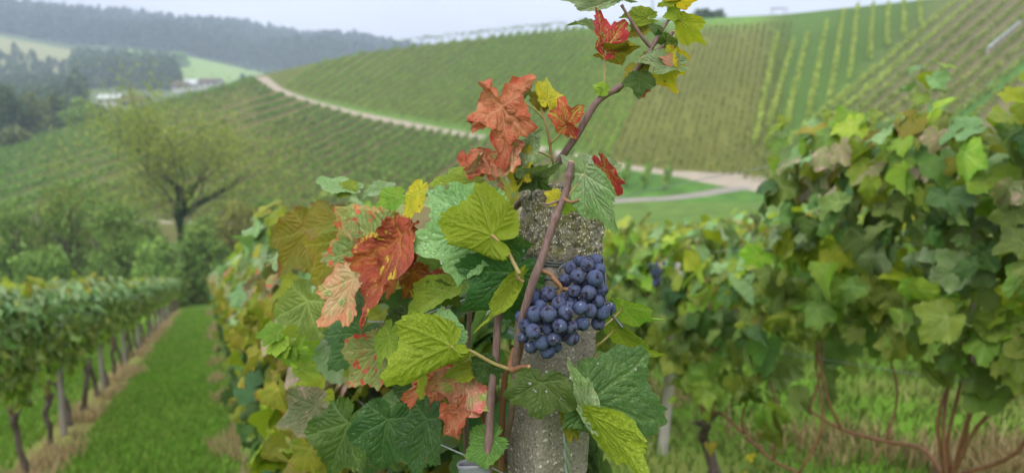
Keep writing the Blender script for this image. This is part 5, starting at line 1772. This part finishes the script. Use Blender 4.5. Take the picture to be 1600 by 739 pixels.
HL((930, 664), (891, 562), 'silver', .712, -.005, 30, 1, label='pale folded edge of the large dark leaf', fold=0.0, w=0.26, bk=0.3)
HL((892, 664), (882, 598), 'olive', .735, .0, 30, w=0.4)
HL((914, 272), (956, 362), 'silver', .702, -.02, 24, 1, [(896, 296, .705), (882, 310, .705)], 'silvery green leaf hanging at the right corner of the post top', fold=0.18, droop=0.12, w=0.52, bk=0.45)
HL((922, 276), (924, 231), 'silver', .735, .02, 10, w=1.15, bk=0.4, label='pale mottled leaf above the right corner of the post')
HL((942, 262), (967, 311), 'crimson', .725, .0, 52, label='red leaf edge right of the silvery leaf', crumple=0.08)
HL((872, 312), (850, 300), 'yellow', .712, 0, 20)
HL((880, 318), (902, 330), 'lime', .712, 0, 30)
# red leaves above the post
HL((787, 164), (774, 244), 'red', .742, -.015, 26, 1, [(800, 150, .752), (822, 165, .75)], 'large crumpled orange-red leaf standing above the row', fold=0.22, crumple=0.15, lobed=0.0, wave=0.2, asym=-0.05, na=180, nr=18, w=0.76, bk=0.95, teeth=0.055)
HL((768, 260), (712, 244), 'red', .752, .0, 34, label='crumpled pinkish red leaf at the left foot of the large red one', crumple=0.16, lobed=0.5)
HL((742, 268), (758, 236), 'pink', .748, .0, 40, crumple=0.12)
HL((802, 232), (778, 290), 'pink', .746, .0, 46, label='pink and yellow leaf under the large red one', crumple=0.12, fold=0.3)
HL((834, 212), (806, 268), 'silver', .742, .0, 62, crumple=0.06)
HL((820, 248), (800, 302), 'yellow', .745, .0, 50, crumple=0.06)
HL((855, 157), (858, 121), 'yellow', .752, .01, 34, label='small round yellow leaf beside the large red one', lobed=0.0)
HL((885, 197), (880, 149), 'crimson', .748, -.01, 24, 1, [(874, 212, .75), (861, 224, .754)], 'bright red small leaf beside the upper cane', lobed=0.5, fold=0.3, crumple=0.06, bk=0.5)
HL((884, 196), (902, 218), 'crimson', .749, .0, 45)
HL((812, 148), (833, 131), 'silver', .755, .0, 40)
HL((848, 162), (828, 142), 'olive', .757, .0, 30, crumple=0.06)
HL((862, 165), (838, 168), 'olive', .757, .0, 50, crumple=0.06)
HL((737, 282), (673, 287), 'lime', .77, .0, 48, label='bright lime leaf left of the pinkish red leaf', lobed=0.5)
HL((735, 290), (700, 300), 'lime', .775, .0, 30)
HL((825, 273), (880, 267), 'silver', .738, .0, 56, label='grey-green leaf lying on top of the post')
HL((830, 272), (808, 300), 'dark', .745, .0, 20)
HL((838, 282), (862, 298), 'green', .744, .0, 50)
# the shoot at the top
HL((946, 79), (937, 8), 'crimson', .752, -.01, 50, 1, [(945, 108, .753), (943, 142, .754)], 'red mottled leaf at the top of the shoot', prad=1.9, fold=0.4, lobed=0.25, crumple=0.06, w=0.85, bk=0.4)
HL((930, 46), (892, 24), 'green', .757, .01, 72)
HL((968, 0), (860, -4), 'silver', .75, .0, 40, 1, label='pale leaf cut by the top edge of the photo', lobed=0.1, w=0.22, bk=0.4, fold=0.0)
HL((1012, 28), (970, 25), 'yellowgreen', .758, .0, 42, 1, [(1020, 38, .757), (1030, 50, .756)])
HL((1008, 41), (978, 56), 'olive', .76, .0, 40)
HL((1054, 1), (1092, 8), 'yellow', .752, 0, 62, 1, [(1055, 14, .755), (1050, 30, .756)])
HL((1054, 1), (1027, 10), 'yellowgreen', .752, 0, 58)
HL((1066, 33), (1101, 71), 'yellowgreen', .75, -.005, 34, 1, [(1055, 31, .754), (1045, 32, .755)], 'yellow-green leaf at the outer tip of the shoot', lobed=0.5, fold=0.15, w=0.75, bk=0.5)
HL((1056, 22), (1036, 25), 'lime', .752, 0, 20, lobed=0)
HL((1040, 64), (1061, 80), 'green', .75, 0, 30, crumple=0.1)
HL((1030, 55), (1042, 72), 'green', .752, 0, 40, crumple=0.08)
HL((1022, 42), (1038, 56), 'silver', .75, 0, 40, crumple=0.05)
HL((1042, 92), (1044, 146), 'yellow', .752, -.005, 46, 1, label='yellow and orange leaf hanging under the shoot', lobed=0.1)
HL((1050, 84), (1069, 118), 'yellow', .757, 0, 35)
HL((1054, 101), (992, 92), 'silver', .743, 0, 52, label='pale green leaf across the shoot', fold=0.2)
HL((1050, 98), (1030, 84), 'pink', .742, 0, 40)
HL((1000, 122), (997, 149), 'green', .745, -.01, 6, w=1.0, label='green leaf under the middle of the shoot', lobed=0.1, fold=0.2)
HL((1002, 132), (1004, 154), 'crimson', .752, 0, 20)
HL((1002, 105), (970, 124), 'olive', .76, 0, 42)
HL((1010, 88), (1030, 100), 'olive', .76, 0, 40)
HL((949, 80), (999, 82), 'olive', .757, .0, 48, 1, label='olive leaf level with the foot of the red mottled one')
HL((970, 74), (992, 70), 'yellow', .755, .0, 55)
HL((945, 142), (927, 134), 'lime', .75, 0, 15, lobed=0)
HL((938, 140), (930, 147), 'lime', .75, 0, 15, lobed=0)
# leaves left of the post, on the face of the row
HL((597, 378), (500, 402), 'mottle', .86, .02, 12, label='green leaf blotched with red left of the russet one', lobed=0.35)
HL((575, 385), (572, 326), 'mottle', .865, .02, 30, lobed=0.35)
HL((632, 372), (562, 498), 'brown', .79, .0, 54, label='crumpled russet leaf with yellow veins', crumple=0.1, lobed=0.4, fold=0.3, w=0.75, bk=0.5)
HL((630, 365), (592, 420), 'brown', .80, .0, 20, crumple=0.14, lobed=0.5)
HL((550, 436), (493, 508), 'pink', .86, .0, 42, label='pale pink mottled leaf hanging beside the russet one', lobed=0.5)
HL((645, 428), (662, 474), 'brown', .83, .0, 10, label='dark russet leaf under the large pale leaf', crumple=0.12)
HL((690, 432), (672, 462), 'brown', .84, .0, 10, crumple=0.12)
HL((540, 345), (450, 347), 'olive', .95, .0, 54, label='olive leaf with brown edge at the top of the front row')
HL((546, 294), (490, 278), 'blue', .96, .0, 62, label='pale leaf on top of the front row at its left')
HL((548, 294), (515, 300), 'lime', .955, .0, 40)
HL((602, 295), (560, 300), 'silver', .95, .0, 55)
HL((622, 308), (586, 322), 'lime', .9, .0, 30)
HL((655, 298), (632, 346), 'yellow', .88, .0, 52)
HL((612, 335), (585, 352), 'yellowgreen', .9, .0, 30)
HL((698, 455), (624, 486), 'lime', .765, .0, 50, label='bright green curled leaf below the large pale leaf', lobed=0.45, fold=0.25, wave=0.12)
HL((690, 450), (720, 480), 'green', .775, .0, 40)
HL((610, 522), (588, 576), 'lime', .79, .0, 46, label='small lime leaf left of the low yellow-green one', lobed=0.5)
HL((722, 588), (702, 676), 'pink', .765, .0, 34, label='withered pink and orange leaf left of the upright cane', crumple=0.13, lobed=0.3)
HL((720, 640), (690, 680), 'red', .76, .0, 40, crumple=0.18)
HL((682, 590), (630, 634), 'red', .81, .0, 24, crumple=0.14)
HL((772, 688), (722, 716), 'green', .745, .0, 18, label='small dark serrated leaf by the grey plastic guard', teeth=0.09)
HL((742, 572), (694, 580), 'yellowgreen', .755, .0, 36)
HL((756, 566), (776, 606), 'dark', .738, .0, 30)
HL((660, 560), (655, 622), 'yellowgreen', .77, .0, 74)
HL((592, 545), (540, 604), 'mottle', .93, .0, 20, label='dark leaf with red streaks inside the row')
HL((605, 655), (585, 745), 'dark', .82, .0, 16, label='big dark green leaf at the bottom left of the upright cane', lobed=0.1)
HL((668, 655), (640, 745), 'dark', .79, .0, 40)
HL((700, 640), (672, 690), 'olive', .79, .0, 60)
HL((492, 634), (430, 662), 'mauve', 1.08, .0, 20)
HL((545, 660), (500, 745), 'green', .97, .0, 24)
HL((565, 520), (515, 580), 'dark', .98, .0, 24)
HL((480, 360), (430, 432), 'olive', 1.12, .0, 30)
HL((535, 375), (480, 440), 'olive', 1.0, .0, 34)
HL((560, 440), (505, 492), 'dark', 1.0, .0, 30)
HL((480, 470), (450, 545), 'green', 1.12, .0, 30)
HL((640, 500), (605, 550), 'dark', .9, .0, 30)
HL((660, 600), (625, 660), 'dark', .9, .0, 30)
HL((690, 500), (655, 540), 'dark', .88, .0, 20)
for (bx, by), (tx, ty) in [((432, 520), (398, 524)), ((440, 530), (410, 552)), ((445, 535), (428, 560)), ((450, 520), (470, 512)), ((465, 545), (498, 535)), ((462, 550), (490, 575)), ((452, 545), (448, 575)), ((470, 575), (500, 590))]:
    HL((bx, by), (tx, ty), 'lime', 1.0, 0, 30, lobed=0.4)
# right of the post
HL((974, 480), (1036, 510), 'lime', .82, .0, 46, 1, [(955, 500, .80), (930, 520, .80)], 'bright green leaf right of the grapes', lobed=0.3, w=0.55)
HL((962, 512), (1026, 572), 'lime', .82, .0, 58, 1, [(945, 530, .80), (925, 545, .80)], 'bright green leaf hanging just above the large dark leaf', lobed=0.3, w=0.5)
HL((958, 496), (948, 480), 'lime', .82, .0, 20)

# leaves that fill the hedge behind
def hero_fill():
    R = np.random.default_rng(77)
    P, M, sz, t = wall_leaves(190, 0.86, 0.15, 0.72, 1.66, (0.07, 0.115), 78, -1)
    k = pick_kinds(R, 190, {'mid': 1.5, 'green': 3, 'dark': 3, 'olive': 1.8, 'yellowgreen': 0.8, 'mauve': 0.7, 'mottle': 0.5, 'red': 0.2})
    rot = np.array([[NH[0], DH[0], 0], [NH[1], DH[1], 0], [0, 0, 1.0]])
    for p, m, s, kk in zip(P, M, sz, k):
        u = 0.9 + p[1]; v = 0.385 + p[0]
        g = row_ground(u, v); g[2] = float(H(*row_ground(u, 0.36)[:2]))
        w = g + np.array([0, 0, p[2] + 0.02])
        link('leaf', LIB[kk][R.integers(0, 8)], HV, mat4(w, rot @ m, s))
    P, M, sz, t = wall_leaves(640, 0.9, 0.13, 0.66, 1.62, (0.07, 0.11), 79, None)
    kk = pick_kinds(R, 640, {'dark': 4, 'green': 3, 'olive': 1.5, 'mid': 1})
    Q = np.array([row_ground(0.95 + p[1], 0.42 + p[0] * 0.8) + np.array([0, 0, p[2]]) for p in P])
    M = np.einsum('ij,njk->nik', rot, M)
    o = link('foliage', joined_leaves(Q - HB, M, sz, kk, 'vine_foliage', 5), HV, Matrix.Translation(Vector(HB)))
    o['kind'] = 'stuff'
hero_fill()

# ------------------------------------------------------------------ grapes
Z5 = 3.89
def berries(lst, ox, oy, D0, bowl):
    B_ = np.array(lst, float)
    X = ox + B_[:, 0] / Z5; Yp = oy + B_[:, 1] / Z5; R_ = B_[:, 2] / Z5
    rad = R_ * D0 / F
    cx, cy = X.mean(), Yp.mean()
    d = np.hypot(X - cx, Yp - cy) / 60
    dep = D0 + bowl * d ** 2 + np.clip(11.5 - R_, 0, 6) * 0.0025
    P = np.array([at(x, y, q) for x, y, q in zip(X, Yp, dep)])
    rays = np.array([ray(x, y) for x, y in zip(X, Yp)])
    for it in range(400):                     # push apart in depth only
        mv = np.zeros(len(P))
        for i in range(len(P)):
            dv = P - P[i]
            dd = np.linalg.norm(dv, axis=1)
            need = (rad + rad[i]) * 0.94
            for j in np.nonzero((dd < need) & (dd > 0))[0]:
                s_ = 1 if (dep[i] > dep[j] or (dep[i] == dep[j] and i > j)) else -1
                mv[i] += s_ * (need[j] - dd[j]) * 0.3
        dep = dep + mv
        P = np.array([0, 0, CAMZ]) + rays * dep[:, None]
    return P, rad * dep / D0
CL1 = [(210,328,55),(297,310,50),(360,368,48),(300,430,52),(215,432,52),(135,445,40),(165,495,48),(207,535,50),(295,520,40),(368,503,45),(405,425,50),(445,350,42),(380,325,38),(435,508,45),(505,487,47),(495,395,47),(440,575,48),(335,582,44),(257,603,48),(195,630,42),(295,655,46),(345,630,38),(145,570,38),(425,382,38),(250,380,40),(330,455,40),(250,490,40),(390,560,38)]
CL2 = [(537,132,47),(590,105,43),(478,203,50),(583,213,52),(545,300,47),(457,290,45),(400,225,42),(433,152,40),(620,282,43),(600,350,42),(552,410,44),(627,420,47),(600,485,45),(672,395,41),(607,160,40),(485,108,38),(525,345,40),(510,250,38),(560,365,38)]
def grape_cluster(lst, D0, bowl, label, stalk, seed):
    P, rad = berries(lst, 780, 380, D0, bowl)
    root = bpy.data.objects.new('grape_cluster', None)
    col.objects.link(root); root.empty_display_size = 0.02
    root.parent = HV
    c0 = P.mean(0)
    root.location = Vector(c0 - HB)
    root['label'] = label
    inv = Matrix.Translation(Vector(c0)).inverted()
    R = np.random.default_rng(seed)
    def kid(name, me, M=None):
        o = bpy.data.objects.new(name, me); col.objects.link(o); o.parent = root; o.matrix_parent_inverse = inv
        if M is not None: o.matrix_basis = M
        return o
    core = c0 + np.array([0, 0.012, 0])
    for p, r in zip(P, rad):
        d = unit(np.array([0, -1.0, -0.15]) + R.normal(size=3) * 0.75 + unit(p - core) * 0.8)
        q = Vector(d).to_track_quat('Z', 'Y').to_matrix().to_4x4() @ Matrix.Rotation(R.random() * 6, 4, 'Z')
        kid('berry', BERRY_ME, Matrix.Translation(Vector(p)) @ q @ Matrix.Diagonal((r * R.uniform(.92, 1.03), r * R.uniform(.95, 1.03), r * R.uniform(.92, 1.06), 1)))
    parts = []
    for p, r in zip(P, rad):
        parts.append(tube([core + (p - core) * 0.15, (core + p) / 2 + R.normal(size=3) * 0.001, p], [0.0011, 0.0009, 0.0007], 5, n=5))
    v, f = merge(parts)
    kid('stem', mesh('cluster_stem', v, f, [M_PETIOLE]))
    v, f = tube([pt(*q) for q in stalk] + [core], np.linspace(0.0021, 0.0014, len(stalk) + 1), 8, n=26)
    kid('peduncle', mesh('peduncle', v, f, [M_PEDUNCLE]))
    for i in range(16 if seed == 1 else 4):
        k = int(R.integers(0, len(P)))
        d = unit(np.array([R.normal() * 0.4, -1.0, 0.55 + R.normal() * 0.35]))
        s_ = R.uniform(0.0004, 0.0011)
        n_ = Vector(d).to_track_quat('Z', 'Y').to_matrix().to_4x4()
        kid('water_drop', DROP_ME, Matrix.Translation(Vector(P[k] + d * rad[k] * 1.0)) @ n_ @ Matrix.Diagonal((s_, s_ * 1.3, s_ * 0.6, 1)))
    return root
grape_cluster(CL2, .716, .01, 'upper right bunch of dusty blue-black grapes', [(836, 418, .705), (862, 430, .708), (874, 448, .712), (890, 452, .718)], 2)
grape_cluster(CL1, .702, .012, 'lower left bunch of dusty blue-black grapes with water drops', [(862, 432, .708), (876, 448, .71), (872, 462, .714)], 1)

# ------------------------------------------------------------------ wires at the post
def one_tube(name, P, r, mat, label, cat, sides=7, n=None):
    P = np.asarray(P)
    c = P.mean(0)
    v, f = tube(P - c, r, sides, n or len(P) * 3)
    o = link(name, mesh(name, v, f, [mat])); o.location = Vector(c)
    tag(o, label, cat)
    return o
w = empty('tie_wire', P_BASE + PZ * (POST_LEN - 0.07)); tag(w, 'dark tie wire wound round the post under its crumbled top', 'wire')
for k, (bl, gr, sl) in enumerate(((0.0705, 0.0012, 0.003), (0.0745, 0.0014, -0.004), (0.081, 0.0015, 0.006))):
    v, f = tube(post_ring(bl, gr, sl), 0.0011, 6, n=90)
    link('strand', mesh('wire_strand', v, f, [M_WIRE_DARK]), w)
for pts in ([(905, 405, .735), (884, 412, .73), (872, 424, .728), (879, 436, .727), (872, 448, .726), (866, 452, .726)],
            [(880, 418, .728), (895, 410, .727), (915, 401, .735), (935, 398, .75)],
            [(936, 408, .752), (942, 440, .74), (946, 468, .735), (952, 488, .735), (963, 500, .735), (973, 512, .732)],
            [(940, 400, .755), (946, 436, .742), (944, 466, .737), (955, 492, .735)]):
    v, f = tube(np.array([pt(*p) for p in pts]), 0.0013, 6, n=40)
    link('strand', mesh('wire_strand', v, f, [M_WIRE_DARK]), w)
tw = empty('twisted_wire', pt(889, 700, .75)); tag(tw, 'grey twisted double wire hanging down the lower right face of the post', 'wire')
for ph in (0, math.pi):
    t = np.linspace(0, 1, 120)
    C = np.array([pt(882 + 24 * q - 3 * math.sin(q * 3), 640 + 330 * q, .738 + .07 * q) for q in t])
    off = np.stack([np.cos(t * 46 + ph), np.sin(t * 46 + ph), 0 * t], -1) * 0.0016
    v, f = tube(C + off, 0.0019, 6, n=240)
    link('strand', mesh('wire_strand', v, f, [M_WIRE]), tw)
one_tube('trellis_wire', [pt(822, 438, .775), pt(790, 447, .78), pt(745, 462, .79), pt(690, 482, .815), pt(640, 497, .88), pt(570, 502, 1.12), pt(480, 488, 1.6), pt(405, 465, 2.8), pt(352, 446, 6.0)], 0.0011, M_WIRE, 'steel trellis wire leaving the post under the large pale leaf', 'wire', n=60)
one_tube('trellis_wire', [pt(800, 745, .80), pt(728, 712, .80), pt(664, 684, .88), pt(610, 662, 1.05), pt(540, 610, 1.45), pt(440, 530, 2.4), pt(352, 462, 6.0)], 0.0011, M_WIRE, 'steel trellis wire low behind the grey plastic guard', 'wire', n=60)
def clip():
    c = pt(741, 468, .778)
    V = [(-0.004, 0, 0.006), (0.006, 0, 0.007), (0.005, 0, -0.004), (-0.005, 0, -0.006)]
    V = [(a, b - 0.001, d) for a, b, d in V] + [(a, b + 0.001, d) for a, b, d in V]
    o = link('wire_tag', mesh('wire_tag', V, [[3, 2, 1, 0], [4, 5, 6, 7], [0, 1, 5, 4], [1, 2, 6, 5], [2, 3, 7, 6], [3, 0, 4, 7]], [plain('pale_tag', (0.6, 0.63, 0.66), 0.4, 50, 0.1)], smooth=False))
    o.location = Vector(c); tag(o, 'small pale tag on the wire under the large pale leaf', 'tag')
clip()
def guard():
    """grey plastic vine guard: an open, slightly flattened tube round the foot of the cane"""
    top = pt(742, 722, .755); ax = unit(np.array([-0.08, 0.25, 1.0]))
    X = unit(np.cross(ax, np.array([0, 1.0, 0]))); Yv = np.cross(ax, X)
    root = empty('vine_guard', top - ax * 0.45); tag(root, 'grey plastic vine guard tube at the bottom edge beside the upright cane', 'guard')
    a = np.linspace(0, 2 * np.pi, 28, endpoint=False)
    def ring(h, r): 
        sq = (np.abs(np.cos(a)) ** 4 + np.abs(np.sin(a)) ** 4) ** -0.25
        return top + ax * h + np.outer(np.cos(a) * r * sq, X) + np.outer(np.sin(a) * r * sq, Yv)
    rings = [ring(-0.45, 0.015), ring(-0.02, 0.0155), ring(-0.003, 0.0162), ring(0, 0.0175), ring(0.0006, 0.0162), ring(-0.003, 0.0145), ring(-0.4, 0.0135)]
    V = np.concatenate(rings); n = 28
    Fc = [[i * n + j, i * n + (j + 1) % n, (i + 1) * n + (j + 1) % n, (i + 1) * n + j] for i in range(len(rings) - 1) for j in range(n)]
    link('tube', mesh('guard_tube', V, Fc, [M_PLASTIC]), root)
    v, f = tube(ring(-0.012, 0.0158).tolist() + [ring(-0.012, 0.0158)[0].tolist()], 0.0009, 5, n=60)
    link('rib', mesh('guard_rib', v, f, [M_PLASTIC]), root)
guard()

# a dark bunch hanging among the leaves of the right row
def far_bunch(px, py, D, root, n, seed):
    R = np.random.default_rng(seed)
    inv = (Matrix.Translation(root.location) @ Matrix.Rotation(root.rotation_euler.z, 4, 'Z')).inverted()
    c = pt(px, py, D)
    g = bpy.data.objects.new('grape_cluster', None); col.objects.link(g); g.parent = root
    g.matrix_parent_inverse = inv
    g.location = Vector(c)
    for i in range(n):
        t = R.random()
        a = R.random() * 6.28
        r = 0.03 * (1 - 0.75 * t)
        o = bpy.data.objects.new('berry', BERRY_ME); col.objects.link(o); o.parent = g
        o.matrix_basis = Matrix.Translation(Vector((math.cos(a) * r, math.sin(a) * r, 0.04 - 0.11 * t))) @ Matrix.Diagonal((0.0085, 0.0085, 0.0085, 1))
    v, f = tube([(0, 0, -0.06), (0, 0, 0.04), (0.005, 0, 0.09)], [0.001, 0.0016, 0.0016], 5)
    o = bpy.data.objects.new('peduncle', mesh('peduncle', v, f, [M_PEDUNCLE])); col.objects.link(o); o.parent = g
far_bunch(1026, 425, 3.4, RV[3], 34, 3)
